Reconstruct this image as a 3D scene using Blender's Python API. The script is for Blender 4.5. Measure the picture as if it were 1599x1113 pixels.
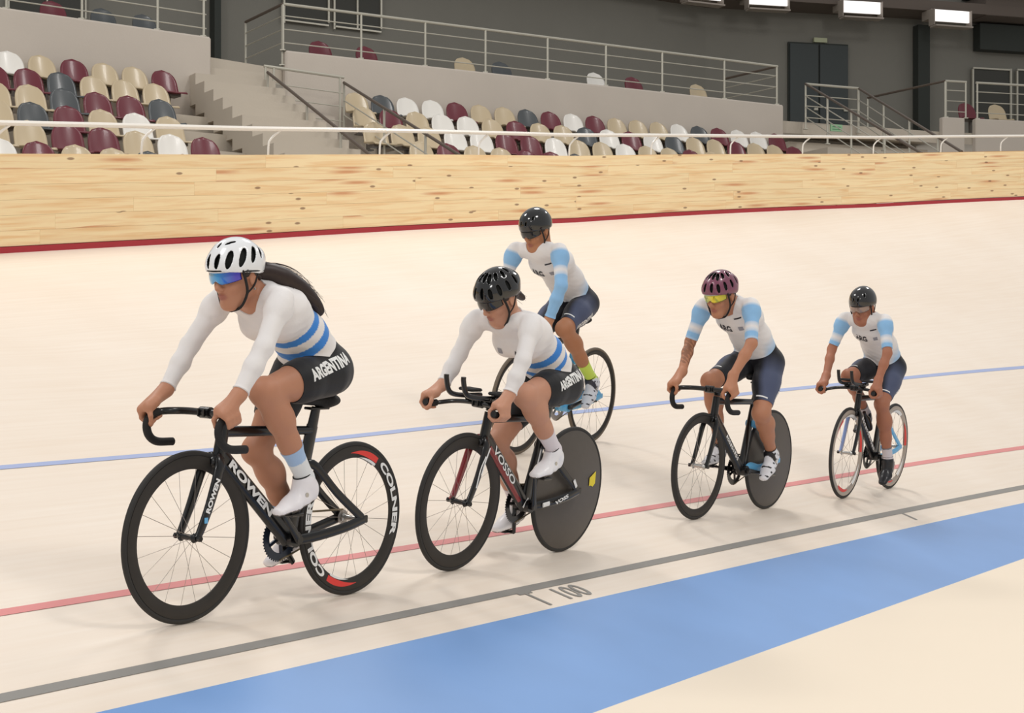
import bpy, bmesh, math, random
import numpy as np
from mathutils import Vector, Matrix
from mathutils.bvhtree import BVHTree

# ------------------------------------------------------------------ scene, camera, light
sc = bpy.context.scene
for o in list(bpy.data.objects): bpy.data.objects.remove(o)
C = sc.collection
random.seed(4)
F, YH, CX = 2470.0, 563.0, 799.5            # focal length in pixels, horizon row, centre column (1599 x 1113)

cam_d = bpy.data.cameras.new('camera'); cam = bpy.data.objects.new('camera', cam_d); C.objects.link(cam)
cam_d.sensor_width = 36.0; cam_d.lens = 36.0 * F / 1599.0
cam_d.shift_y = (YH - 556.5) / 1599.0
cam_d.clip_end = 300
cam.location = (0, 0, 0); cam.rotation_euler = (math.radians(90), 0, 0)
sc.camera = cam
sc.view_settings.view_transform = 'Standard'; sc.view_settings.look = 'None'
sc.view_settings.exposure = 0.0; sc.view_settings.gamma = 1.0; sc.view_settings.use_curve_mapping = False

w = bpy.data.worlds.new('hall_air'); sc.world = w; w.use_nodes = True
w.node_tree.nodes['Background'].inputs[0].default_value = (0.93, 0.93, 0.93, 1)
w.node_tree.nodes['Background'].inputs[1].default_value = 0.54

LG = .405
def area(name, loc, size, power, aim, col=(1, .972, .938), size_y=None):
    l = bpy.data.lights.new(name, 'AREA'); l.energy = power * LG; l.size = size; l.color = col
    if size_y: l.shape = 'RECTANGLE'; l.size_y = size_y
    o = bpy.data.objects.new(name, l); C.objects.link(o); o.location = loc
    o.rotation_euler = (Vector(aim) - Vector(loc)).to_track_quat('-Z', 'Y').to_euler()
    return o
# rows of hall floodlights hung over the track and the infield
for i, (x, y, z, p) in enumerate([(-5.5, 12, 8.2, 620), (1.5, 15.5, 9.0, 760), (9.5, 20, 10.5, 900), (-3.5, 3.0, 7.6, 560), (5.5, 5.5, 8.0, 640), (0, -5, 6.5, 760)]):
    area('flood_lamp', (x, y, z), 2.0, p, (x + .6, y - .5, -1))
for i, (x, y, z, p) in enumerate([(-8, 17.5, 9.5, 420), (0, 21.5, 10, 420), (9, 25, 10, 380)]):
    area('stand_lamp', (x, y, z), 1.6, p, (x - .5, y + 6, 3.5))

# ------------------------------------------------------------------ materials
def mat(name, col, rough=.5, metal=0, noise=0, nscale=8, coat=0, bump=0, emit=None, spec=.5, bscale=None):
    m = bpy.data.materials.new(name); m.use_nodes = True; nt = m.node_tree; b = nt.nodes['Principled BSDF']
    c = (*col, 1) if len(col) == 3 else col
    b.inputs['Base Color'].default_value = c; b.inputs['Roughness'].default_value = rough
    b.inputs['Metallic'].default_value = metal; b.inputs['Coat Weight'].default_value = coat
    b.inputs['Specular IOR Level'].default_value = spec
    if coat: b.inputs['Coat Roughness'].default_value = .08
    if noise or bump:
        tc = nt.nodes.new('ShaderNodeTexCoord'); n = nt.nodes.new('ShaderNodeTexNoise')
        n.inputs['Scale'].default_value = nscale; n.inputs['Detail'].default_value = 5
        nt.links.new(tc.outputs['Object'], n.inputs['Vector'])
        if noise:
            mx = nt.nodes.new('ShaderNodeMix'); mx.data_type = 'RGBA'
            mx.inputs[6].default_value = tuple(v * (1 - noise) for v in c[:3]) + (1,)
            mx.inputs[7].default_value = tuple(min(1, v * (1 + noise)) for v in c[:3]) + (1,)
            nt.links.new(n.outputs['Fac'], mx.inputs[0]); nt.links.new(mx.outputs[2], b.inputs['Base Color'])
        if bump:
            n2 = nt.nodes.new('ShaderNodeTexNoise'); n2.inputs['Scale'].default_value = bscale or nscale * 6
            nt.links.new(tc.outputs['Object'], n2.inputs['Vector'])
            bp = nt.nodes.new('ShaderNodeBump'); bp.inputs['Strength'].default_value = bump; bp.inputs['Distance'].default_value = .01
            nt.links.new(n2.outputs['Fac'], bp.inputs['Height']); nt.links.new(bp.outputs[0], b.inputs['Normal'])
    if emit: b.inputs['Emission Color'].default_value = (*emit[:3], 1); b.inputs['Emission Strength'].default_value = emit[3]
    return m
def S(r, g, b):       # sRGB 0-255 -> linear
    f = lambda v: (v / 255 / 12.92) if v / 255 <= .04045 else ((v / 255 + .055) / 1.055) ** 2.4
    return (f(r), f(g), f(b))

# ------------------------------------------------------------------ object helpers
def mesh_obj(name, verts, faces, m=None, parent=None, smooth=False, uv=None, attr=None, mats=None, fmat=None):
    me = bpy.data.meshes.new(name); me.from_pydata([tuple(map(float, v)) for v in verts] if not isinstance(verts, np.ndarray) else verts.tolist(), [], faces if not isinstance(faces, np.ndarray) else faces.tolist()); me.update()
    if m: me.materials.append(m)
    if mats:
        for q in mats: me.materials.append(q)
        if fmat is not None: me.polygons.foreach_set('material_index', np.asarray(fmat, np.int32))
    if smooth: me.polygons.foreach_set('use_smooth', np.ones(len(me.polygons), bool))
    if uv is not None:
        l = me.uv_layers.new(name='UVMap'); vi = np.empty(len(me.loops), np.int32); me.loops.foreach_get('vertex_index', vi)
        l.data.foreach_set('uv', np.asarray(uv, np.float32)[vi].ravel())
    if attr is not None:
        a = me.color_attributes.new('Col', 'FLOAT_COLOR', 'POINT')
        a.data.foreach_set('color', np.concatenate([attr, np.ones((len(attr), 1))], 1).astype(np.float32).ravel())
    o = bpy.data.objects.new(name, me); C.objects.link(o)
    if parent: o.parent = parent
    return o
def tag(o, label=None, cat=None, group=None, kind=None):
    if label: o['label'] = label
    if cat: o['category'] = cat
    if group: o['group'] = group
    if kind: o['kind'] = kind
    return o
def empty(name, parent=None, loc=(0, 0, 0)):
    o = bpy.data.objects.new(name, None); C.objects.link(o); o.location = loc; o.empty_display_size = .1
    if parent: o.parent = parent
    return o
class MB:
    def __init__(s): s.v = []; s.f = []; s.m = []
    def add(s, v, f, m=0):
        n = len(s.v); s.v += [tuple(map(float, a)) for a in v]; s.f += [tuple(int(i) + n for i in q) for q in f]; s.m += [m] * len(f); return s
    def box(s, c, d, R=None, m=0, bev=0):
        c = np.array(c, float); d = np.array(d, float) / 2; v = []
        if bev:
            pts = []
            for sx in (-1, 1):
                for sy in (-1, 1):
                    for sz in (-1, 1):
                        sg = np.array([sx, sy, sz]); 
                        for k in range(3):
                            q = sg * d; q = q - sg * bev; q[k] += sg[k] * bev; pts.append(q)
            bm = bmesh.new(); vs = [bm.verts.new(p) for p in pts]; bmesh.ops.convex_hull(bm, input=vs)
            bm.verts.ensure_lookup_table(); bm.verts.index_update()
            v = [np.array(x.co) for x in bm.verts]; f = [[q.index for q in x.verts] for x in bm.faces]; bm.free()
        else:
            for x in (-1, 1):
                for y in (-1, 1):
                    for z in (-1, 1): v.append(np.array([x, y, z]) * d)
            f = [(0, 1, 3, 2), (4, 6, 7, 5), (0, 4, 5, 1), (2, 3, 7, 6), (0, 2, 6, 4), (1, 5, 7, 3)]
        if R is not None: v = [np.asarray(R) @ a for a in v]
        return s.add([a + c for a in v], f, m)
    def tube(s, P, r, n=10, m=0, cap=True, side=None, ry=None):
        """sweep along P; r radius list; ry second radius (along 'side') for aero sections"""
        P = np.array(P, float); k = len(P)
        r = np.broadcast_to(np.array(r, float), (k,)); ry = r if ry is None else np.broadcast_to(np.array(ry, float), (k,))
        T = np.gradient(P, axis=0); T /= np.linalg.norm(T, axis=1)[:, None]
        v = []
        sd = np.array(side if side is not None else ([0, 0, 1] if abs(T[0][2]) < .9 else [1, 0, 0]), float)
        for i in range(k):
            b = sd - T[i] * (sd @ T[i])
            if np.linalg.norm(b) < 1e-4: b = np.array([1., 0, 0]) - T[i] * T[i][0]
            b /= np.linalg.norm(b); a = np.cross(T[i], b)
            if side is None: sd = b
            for j in range(n):
                t = 2 * math.pi * j / n; v.append(P[i] + a * math.cos(t) * r[i] + b * math.sin(t) * ry[i])
        f = [(i * n + j, i * n + (j + 1) % n, (i + 1) * n + (j + 1) % n, (i + 1) * n + j) for i in range(k - 1) for j in range(n)]
        if cap: f += [tuple(range(n))[::-1], tuple((k - 1) * n + j for j in range(n))]
        return s.add(v, f, m)
    def ring(s, c, R, prof, n=72, m=0, a0=0, a1=2 * math.pi, axis='y'):
        """revolve closed profile [(dr, dy)] about y axis through c"""
        full = abs(a1 - a0 - 2 * math.pi) < 1e-6; k = n if full else n + 1; p = len(prof); v = []
        for i in range(k):
            t = a0 + (a1 - a0) * i / n
            for dr, dy in prof: v.append((c[0] + (R + dr) * math.cos(t), c[1] + dy, c[2] + (R + dr) * math.sin(t)))
        f = []
        for i in range(n):
            for j in range(p):
                a, b = i, (i + 1) % k; f.append((a * p + j, b * p + j, b * p + (j + 1) % p, a * p + (j + 1) % p))
        if not full: f += [tuple(range(p)), tuple((k - 1) * p + j for j in range(p))[::-1]]
        return s.add(v, f, m)
    def build(s, name, m=None, parent=None, smooth=False, mats=None):
        bm = bmesh.new(); vs = [bm.verts.new(a) for a in s.v]
        for q, mi in zip(s.f, s.m):
            try: fc = bm.faces.new([vs[i] for i in q]); fc.material_index = mi if mats else 0; fc.smooth = smooth
            except ValueError: pass
        bmesh.ops.recalc_face_normals(bm, faces=bm.faces)
        me = bpy.data.meshes.new(name); bm.to_mesh(me); bm.free()
        for q in (mats or [m]): me.materials.append(q)
        if smooth: 
            try: me.set_sharp_from_angle(angle=math.radians(38))
            except Exception: pass
        o = bpy.data.objects.new(name, me); C.objects.link(o)
        if parent: o.parent = parent
        return o
def smooth_path(P, n=6):
    P = np.array(P, float); out = []
    Q = np.vstack([2 * P[0] - P[1], P, 2 * P[-1] - P[-2]])
    for i in range(1, len(Q) - 2):
        for k in range(n):
            t = k / n; a, b, c, d = Q[i - 1], Q[i], Q[i + 1], Q[i + 2]
            out.append(.5 * ((2 * b) + (-a + c) * t + (2 * a - 5 * b + 4 * c - d) * t * t + (-a + 3 * b - 3 * c + d) * t ** 3))
    out.append(P[-1]); return np.array(out)
_tx = {}
def text_mesh(txt, size=1.0, bold=0.0, sx=1.0):
    """flat lettering -> (verts Nx2 centred on x with baseline 0, tris)"""
    k = (txt, size, bold, sx)
    if k in _tx: return _tx[k]
    cu = bpy.data.curves.new('lettering', 'FONT'); cu.body = txt; cu.size = size; cu.offset = bold; cu.align_x = 'CENTER'; cu.resolution_u = 4
    o = bpy.data.objects.new('lettering', cu); C.objects.link(o); dg = bpy.context.evaluated_depsgraph_get()
    me = bpy.data.meshes.new_from_object(o.evaluated_get(dg)); bm = bmesh.new(); bm.from_mesh(me); bmesh.ops.triangulate(bm, faces=bm.faces)
    bmesh.ops.subdivide_edges(bm, edges=[e for e in bm.edges if e.calc_length() > size * .35], cuts=1)
    bmesh.ops.triangulate(bm, faces=bm.faces)
    v = np.array([(a.co.x * sx, a.co.y) for a in bm.verts]); bm.verts.index_update(); f = [[q.index for q in x.verts] for x in bm.faces]
    bm.free(); bpy.data.objects.remove(o); bpy.data.meshes.remove(me); bpy.data.curves.remove(cu)
    _tx[k] = (v, f); return _tx[k]
# ------------------------------------------------------------------ track
SK = [-6, 0, 4, 9, 15, 22, 32, 45.]; MK = [0.2321, 0.2897, 0.3674, 0.4766, 0.6350, 0.8488, 1.0626, 1.2764]
KK = [-6, 4, 12, 20, 30, 45.]; KV = [0, 0.00117, 0.02614, 0.03162, 0.03782, 0.04401]
SS = np.linspace(-9, 40, 197)
kap = np.interp(SS, KK, KV); ds = SS[1] - SS[0]; i0 = int(np.argmin(abs(SS)))
AA = np.cumsum(kap) * ds; AA = math.radians(33.848) + AA - AA[i0]
TXx = np.cumsum(np.sin(AA)) * ds; TYy = np.cumsum(np.cos(AA)) * ds; TXx -= TXx[i0]; TYy += 8.29 - TYy[i0]
Z0, ZS, OFFK = -1.1062, -0.00607, 0.9744
def trk(s, w, dz=0.0):
    """track surface: s metres back along the lap, w metres up the banking (plan distance)"""
    a = np.interp(s, SS, AA); x = np.interp(s, SS, TXx); y = np.interp(s, SS, TYy); m = np.interp(s, SK, MK)
    if w >= -.70: z = Z0 + ZS * min(max(s, -6), 20) + m * (w + .48)
    else:
        zo = Z0 + ZS * min(max(s, -6), 20) + m * (-.22); t = min(1, (-.70 - w) / .68); z = zo + (-1.40 - zo) * t
    return np.array([x - math.cos(a) * w, y + math.sin(a) * w, z + dz])
def woff(s, off):
    m = np.interp(s, SK, MK); return -.48 + off * OFFK / math.sqrt(1 + m * m)
WO = lambda s: woff(s, -.175 - .0209)      # outer edge of the blue band
WWf = lambda s: -.48 + 6.5577 / math.sqrt(1 + np.interp(s, SK, MK) ** 2); WW = 0; WH = .792   # wall line; offsets below are measured from it
def ribbon(name, f0, f1, dz, m, parent, ss=SS, nw=1, uvs=True):
    v = []; uv = []; f = []
    for s in ss:
        a, b = f0(s), f1(s)
        for j in range(nw + 1):
            q = a + (b - a) * j / nw; v.append(trk(s, q, dz)); uv.append((s, q))
    k = nw + 1
    for i in range(len(ss) - 1):
        for j in range(nw): f.append((i * k + j, i * k + j + 1, (i + 1) * k + j + 1, (i + 1) * k + j))
    return mesh_obj(name, v, f, m, parent, smooth=True, uv=uv)
def wood_track():
    m = mat('pale_track_timber', S(247, 226, 200), .42); nt = m.node_tree; b = nt.nodes['Principled BSDF']; L = nt.links.new
    uv = nt.nodes.new('ShaderNodeUVMap'); mp = nt.nodes.new('ShaderNodeMapping'); mp.inputs['Scale'].default_value = (.55, 14, 1)
    n = nt.nodes.new('ShaderNodeTexNoise'); n.inputs['Scale'].default_value = 2; n.inputs['Detail'].default_value = 6
    L(uv.outputs[0], mp.inputs[0]); L(mp.outputs[0], n.inputs['Vector'])
    n2 = nt.nodes.new('ShaderNodeTexNoise'); n2.inputs['Scale'].default_value = .8; n2.inputs['Detail'].default_value = 3
    L(uv.outputs[0], n2.inputs['Vector'])
    cr = nt.nodes.new('ShaderNodeValToRGB'); cr.color_ramp.elements[0].position = .3; cr.color_ramp.elements[1].position = .7
    cr.color_ramp.elements[0].color = (*S(235, 219, 201), 1); cr.color_ramp.elements[1].color = (*S(243, 231, 217), 1)
    ad = nt.nodes.new('ShaderNodeMath'); ad.operation = 'ADD'; mu = nt.nodes.new('ShaderNodeMath'); mu.operation = 'MULTIPLY'; mu.inputs[1].default_value = .5
    L(n.outputs['Fac'], ad.inputs[0]); L(n2.outputs['Fac'], ad.inputs[1]); L(ad.outputs[0], mu.inputs[0]); L(mu.outputs[0], cr.inputs[0])
    L(cr.outputs[0], b.inputs['Base Color']); b.inputs['Specular IOR Level'].default_value = .35
    return m
M_track = wood_track()
track = ribbon('track_surface', WO, lambda s: WWf(s) + .02, 0, M_track, None, nw=24); tag(track, 'pale varnished timber velodrome track with steep banking', kind='structure')
M_blueband = mat('blue_band_paint', S(120, 160, 214), .45, noise=.10, nscale=1.6)
band = ribbon('blue_apron_band', lambda s: -1.38, WO, 0, M_blueband, None, nw=6); tag(band, 'broad light blue band along the foot of the track', kind='structure')
M_safety = mat('safety_zone_floor', S(243, 228, 206), .5, noise=.03, nscale=.8)
floor = mesh_obj('floor', [trk(s, w_, 0 if w_ > -2 else 0) for s in SS for w_ in (-1.38, -14)], [(2 * i, 2 * i + 1, 2 * i + 3, 2 * i + 2) for i in range(len(SS) - 1)], M_safety)
for v_ in floor.data.vertices: v_.co.z = -1.40
# the inner edge runs off to the camera side: one flat sheet, kept just below the band
tag(floor, 'flat cream safety zone floor inside the track', kind='structure')
M_grey = mat('grey_line_paint', S(140, 137, 132), .5, noise=.06, nscale=3); M_red = mat('red_line_paint', S(222, 140, 138), .5); M_bl = mat('blue_line_paint', S(164, 178, 216), .5)
for off, m_, lb, hw in ((.0306, M_grey, 'grey measuring line just above the blue band', .028), (.675, M_red, 'faded red sprinters line', .027), (2.275, M_bl, 'pale blue stayers line', .027)):
    o = ribbon('painted_line', lambda s: woff(s, off) - hw, lambda s: woff(s, off) + hw, .0022, m_, track); o['label'] = lb
# cross tick and T100 lettering between grey line and blue band
def on_track_text(txt, s0, w0, size, lab, sx=1.0, bold=0.0):
    v, f = text_mesh(txt, size, bold, sx)
    vv = [trk(s0 + a, w0 + b, .003) for a, b in v]     # reads upright from the infield
    o = mesh_obj('lettering', vv, f, M_grey, track); o['label'] = lab; return o
def s_at(u, off):
    best = min(SS, key=lambda s: abs((lambda P: CX + F * P[0] / P[1])(trk(s, woff(s, off))) - u) if trk(s, 0)[1] > 1 else 1e9)
    lo, hi = best - .3, best + .3
    g = lambda s: (lambda P: CX + F * P[0] / P[1])(trk(s, woff(s, off))) - u
    for _ in range(30):
        mid = (lo + hi) / 2
        if g(mid) > 0: hi = mid
        else: lo = mid
    return (lo + hi) / 2
# ------------------------------------------------------------------ pine wall round the outside of the track
def pine():
    m = mat('knotty_pine', S(240, 205, 150), .5); nt = m.node_tree; b = nt.nodes['Principled BSDF']; L = nt.links.new; N = nt.nodes.new
    uv = N('ShaderNodeUVMap'); oi = N('ShaderNodeObjectInfo'); cb = N('ShaderNodeCombineXYZ'); L(oi.outputs['Random'], cb.inputs[1])
    mp = N('ShaderNodeMapping'); mp.inputs['Scale'].default_value = (.8, 16, 1); sm = N('ShaderNodeVectorMath'); sm.operation = 'ADD'
    sc2 = N('ShaderNodeVectorMath'); sc2.operation = 'SCALE'; sc2.inputs[3].default_value = 37; L(cb.outputs[0], sc2.inputs[0])
    L(uv.outputs[0], sm.inputs[0]); L(sc2.outputs[0], sm.inputs[1]); L(sm.outputs[0], mp.inputs[0])
    n = N('ShaderNodeTexNoise'); n.inputs['Scale'].default_value = 1.6; n.inputs['Detail'].default_value = 5; n.inputs['Distortion'].default_value = .6; L(mp.outputs[0], n.inputs['Vector'])
    cr = N('ShaderNodeValToRGB'); e = cr.color_ramp.elements; e[0].position = .32; e[0].color = (*S(240, 200, 146), 1); e[1].position = .56; e[1].color = (*S(251, 226, 178), 1)
    L(n.outputs['Fac'], cr.inputs[0])
    hs = N('ShaderNodeHueSaturation'); mr = N('ShaderNodeMapRange'); mr.inputs[3].default_value = .97; mr.inputs[4].default_value = 1.02; L(oi.outputs['Random'], mr.inputs[0]); L(mr.outputs[0], hs.inputs['Value']); L(cr.outputs[0], hs.inputs['Color'])
    # round knots
    kn = N('ShaderNodeMapping'); kn.inputs['Scale'].default_value = (1.7, 5.5, 1); L(sm.outputs[0], kn.inputs[0])
    vo = N('ShaderNodeTexVoronoi'); vo.inputs['Scale'].default_value = 1.1; vo.voronoi_dimensions = '2D'; L(kn.outputs[0], vo.inputs['Vector'])
    k1 = N('ShaderNodeMapRange'); k1.inputs[1].default_value = .05; k1.inputs[2].default_value = .085; k1.inputs[3].default_value = .75; k1.inputs[4].default_value = 0; L(vo.outputs['Distance'], k1.inputs[0])
    # long thin resin streaks
    st = N('ShaderNodeMapping'); st.inputs['Scale'].default_value = (.9, 11, 1); L(sm.outputs[0], st.inputs[0])
    v2 = N('ShaderNodeTexVoronoi'); v2.inputs['Scale'].default_value = .8; v2.voronoi_dimensions = '2D'; L(st.outputs[0], v2.inputs['Vector'])
    k2 = N('ShaderNodeMapRange'); k2.inputs[1].default_value = .05; k2.inputs[2].default_value = .22; k2.inputs[3].default_value = .8; k2.inputs[4].default_value = 0; L(v2.outputs['Distance'], k2.inputs[0])
    def keep(vor, thr, fac):
        s3 = N('ShaderNodeSeparateColor'); L(vor.outputs['Color'], s3.inputs[0]); gt = N('ShaderNodeMath'); gt.operation = 'GREATER_THAN'; gt.inputs[1].default_value = thr; L(s3.outputs[0], gt.inputs[0])
        mm = N('ShaderNodeMath'); mm.operation = 'MULTIPLY'; L(gt.outputs[0], mm.inputs[0]); L(fac.outputs[0], mm.inputs[1]); return mm
    k1 = keep(vo, .45, k1); k2 = keep(v2, .55, k2)
    m1 = N('ShaderNodeMix'); m1.data_type = 'RGBA'; m1.inputs[7].default_value = (*S(208, 138, 92), 1); L(k2.outputs[0], m1.inputs[0]); L(hs.outputs[0], m1.inputs[6])
    m2 = N('ShaderNodeMix'); m2.data_type = 'RGBA'; m2.inputs[7].default_value = (*S(120, 80, 56), 1); L(k1.outputs[0], m2.inputs[0]); L(m1.outputs[2], m2.inputs[6])
    L(m2.outputs[2], b.inputs['Base Color']); return m
M_pine = pine(); M_redtrim = mat('red_skirting_paint', S(172, 42, 52), .5)
def wall_piece(name, s0, s1, h0, h1, m, parent, th=.03, w=0):
    n = max(2, int((s1 - s0) / .35) + 1); v = []; uv = []
    for i in range(n + 1):
        s = s0 + (s1 - s0) * i / n
        for (dw, h) in ((0, h0), (0, h1), (th, h1), (th, h0)):
            p = trk(s, WWf(s) + w); q = trk(s, WWf(s) + w + dw); v.append((q[0], q[1], p[2] + h)); uv.append((s, h + (dw if h == h1 else -dw)))
    f = [(4 * i + j, 4 * i + (j + 1) % 4, 4 * i + 4 + (j + 1) % 4, 4 * i + 4 + j) for i in range(n) for j in range(4)] + [(0, 3, 2, 1), tuple(4 * n + j for j in range(4))]
    return mesh_obj(name, v, f, m, parent, uv=uv)
wall = wall_piece('wall_outer', -8.8, 39.8, .03, WH - .012, mat('pine_backing', S(196, 156, 104), .7), None, th=.02, w=.03); tag(wall, 'honey coloured knotty pine balustrade around the track', kind='structure')
NC = 6; ch = (WH - .05) / NC
for c_ in range(NC):
    s = -8.8 + random.uniform(-2, 0)
    while s < 39.8:
        L_ = random.choice([1.8, 2.4, 2.4, 3.0, 3.6]); a, b_ = max(s, -8.8), min(s + L_, 39.8)
        if b_ - a > .1: wall_piece('board', a + .0006, b_ - .0006, .05 + c_ * ch + .0006, .05 + (c_ + 1) * ch - .0006, M_pine, wall, th=.028 - random.uniform(0, .0008))
        s += L_
sk = wall_piece('baseboard_outer', -8.8, 39.8, -.015, .05, M_redtrim, None, th=.04, w=-.012); tag(sk, 'dark red skirting strip at the foot of the pine wall', kind='structure')
# white tube handrail on curved brackets above the wall
M_white = mat('white_tube_paint', S(236, 230, 220), .3, metal=.0, coat=.3)
hr = empty('track_handrail', None, tuple(trk(2, WWf(2) + .06))); tag(hr, 'long white tube handrail above the pine wall on curved brackets', 'handrail')
mb = MB(); mb.tube([tuple(trk(s, WWf(s) + .02) + np.array([0, 0, WH + .240])) for s in np.linspace(-8.8, 39.5, 140)], .022, 8)
o = mb.build('rail', M_white, hr, True)
bpy.context.view_layer.update()
o.matrix_parent_inverse = hr.matrix_world.inverted()
for u in (18, 245, 440, 612, 765, 905, 1032, 1155, 1267, 1377, 1482, 1575):
    lo, hi = -8., 39.
    for _ in range(40):
        mid = (lo + hi) / 2; P = trk(mid, WWf(mid))
        if P[1] < 1 or CX + F * P[0] / P[1] < u: lo = mid
        else: hi = mid
    B = trk(lo, WWf(lo) + .02); B2 = trk(lo - .12, WWf(lo) + .06); mb = MB()
    mb.tube(smooth_path([B2 + [0, 0, WH - .3], B2 + [0, 0, WH + .05], B2 * .75 + B * .25 + [0, 0, WH + .14], B + [0, 0, WH + .225]], 4), .011, 6)
    o = mb.build('bracket', M_white, hr, True); o.matrix_parent_inverse = hr.matrix_world.inverted()
on_track_text('T', s_at(838, -.08), woff(0, -.165), .235, 'grey painted letter T hanging from the measuring line', .80, .003)
on_track_text('100', s_at(889, -.08), woff(0, -.150), .175, 'grey painted numerals 100 beside the T', 1.0, .003)
st_ = s_at(1415, -.03); o = ribbon('painted_line', lambda s: woff(s, -.12), lambda s: woff(s, .0), .0022, M_grey, track, ss=np.array([st_ - .02, st_ + .02])); o['label'] = 'short grey tick crossing below the measuring line'

# ------------------------------------------------------------------ stands
def noisegrey(n, c, r=.85): return mat(n, c, r, noise=.06, nscale=1.3, bump=.15, bscale=30)
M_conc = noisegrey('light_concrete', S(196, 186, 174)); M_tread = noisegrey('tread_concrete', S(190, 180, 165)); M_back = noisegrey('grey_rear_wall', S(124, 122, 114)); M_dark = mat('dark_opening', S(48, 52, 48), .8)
M_rail = mat('grey_steel_tube', S(186, 182, 168), .35, metal=.2); M_hand = mat('brown_handrail', S(92, 80, 70), .5); M_door = mat('dark_door_paint', S(58, 64, 64), .6, noise=.05)
M_ceil = mat('ceiling_panel', S(96, 86, 78), .8)
def obox(name, P, Q, q0, q1, z0, z1, m, parent=None, bev=0):
    """box between plan points P->Q, q0..q1 metres towards the track, z0..z1"""
    P = np.array(P, float); Q = np.array(Q, float); d = (Q - P); L = np.linalg.norm(d); d /= L; n = np.array([d[1], -d[0]])
    c = (P + Q) / 2 + n * (q0 + q1) / 2; R = np.array([[d[0], n[0], 0], [d[1], n[1], 0], [0, 0, 1]])
    b = MB(); b.box((c[0], c[1], (z0 + z1) / 2), (L, abs(q1 - q0), z1 - z0), R, bev=bev); return b.build(name, m, parent)
class Block:
    def __init__(s, A, B): s.A = np.array(A, float); s.B = np.array(B, float); s.L = np.linalg.norm(s.B - s.A); s.d = (s.B - s.A) / s.L; s.n = np.array([s.d[1], -s.d[0]])
    def at(s, t, q, z): p = s.A + s.d * t + s.n * q; return np.array([p[0], p[1], z])
    def t_of_u(s, u, q):
        k = (u - CX) / F; p = s.A + s.n * q; return (k * p[1] - p[0]) / (s.d[0] - k * s.d[1])
BL = Block((-12.3, 19.99), (-4.92, 25.9)); BCt = Block((-3.86, 27.0), (5.64, 32.8)); BR = Block((9.37, 34.4), (15.9, 36.3))
ZT = 5.3
def parapet(bl, nm, lab, t0=0):
    P = bl.at(t0, 0, 0)[:2]; Q = bl.B; o = obox(nm, P, Q, -.16, 0, 3.3, ZT, M_conc, bev=.03); tag(o, lab, kind='structure'); return o
parapet(BL, 'wall_left', 'light concrete parapet wall above the left seats'); parapet(BCt, 'wall_centre', 'long light concrete parapet wall above the centre seats')
g1 = BR.t_of_u(1507, 0); g2 = BR.t_of_u(1524, 0)
o = obox('wall_right', BR.A, BR.at(g1, 0, 0)[:2], -.16, 0, 3.0, ZT, M_conc, bev=.02); tag(o, 'short concrete parapet pier beside the right stairs', kind='structure')
o = obox('wall_right', BR.at(g2, 0, 0)[:2], BR.B, -.16, 0, 3.0, ZT, M_conc, bev=.02); tag(o, 'light concrete parapet wall at the right edge of the picture', kind='structure')
# upper walkway, rear wall, ceiling
back = [BL.at(-1, -4.2, 0)[:2], BL.at(BL.L + .2, -4.4, 0)[:2], BCt.at(2, -4.4, 0)[:2], BCt.at(BCt.L + 1.5, -4.5, 0)[:2], BR.at(1.2, -4.0, 0)[:2], BR.at(8, -4.0, 0)[:2]]
front = [BL.at(-1, -.16, 0)[:2], BL.at(BL.L, -.16, 0)[:2], BCt.at(0, -.16, 0)[:2], BCt.at(BCt.L, -.16, 0)[:2], BR.at(0, -.16, 0)[:2], BR.at(8, -.16, 0)[:2]]
v = [(p[0], p[1], 5.0) for p in front] + [(p[0], p[1], 5.0) for p in back] + [(p[0], p[1], 4.75) for p in front] + [(p[0], p[1], 4.75) for p in back]
f = [(i, i + 1, i + 7, i + 6) for i in range(5)] + [(i + 12, i + 18, i + 19, i + 13) for i in range(5)] + [(i, i + 12, i + 13, i + 1) for i in range(5)]
tag(mesh_obj('walkway_floor', v, f, M_tread), 'upper concourse slab behind the parapets', kind='structure')
v = [(p[0], p[1], 4.8) for p in back] + [(p[0], p[1], 9.2) for p in back]
bw = mesh_obj('wall_back', v, [(i, i + 1, i + 7, i + 6) for i in range(5)], M_back); tag(bw, 'dark grey rear wall of the stands', kind='structure')
cf = [np.array(p) + (np.array(q) - np.array(p)) * .75 for p, q in zip(front, back)]
v = [(p[0], p[1], 8.35) for p in cf] + [(p[0], p[1], 8.35) for p in back] + [(p[0], p[1], 8.6) for p in cf] + [(p[0], p[1], 8.6) for p in back]
tag(mesh_obj('ceiling', v, [(i, i + 6, i + 7, i + 1) for i in range(5)] + [(i + 12, i + 13, i + 19, i + 18) for i in range(5)] + [(i, i + 1, i + 13, i + 12) for i in range(5)], M_ceil), 'brownish ceiling strip over the concourse', kind='structure')
def back_at(u, off=0.0):
    k = (u - CX) / F
    for i in range(5):
        p, q = np.array(back[i]), np.array(back[i + 1]); d = q - p; den = d[0] - k * d[1]
        t = (k * p[1] - p[0]) / den
        if -0.001 <= t <= 1.001:
            n = np.array([d[1], -d[0]]) / np.linalg.norm(d); return p + d * t + n * off
    return np.array(back[-1])
def back_box(name, u0, u1, v0, v1, m, parent=None, th=.08, off=.05, bev=0):
    P, Q = back_at(u0, off), back_at(u1, off); D = (P[1] + Q[1]) / 2
    return obox(name, P, Q, 0, th, (YH - v1) / F * D, (YH - v0) / F * D, m, parent, bev)
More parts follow.
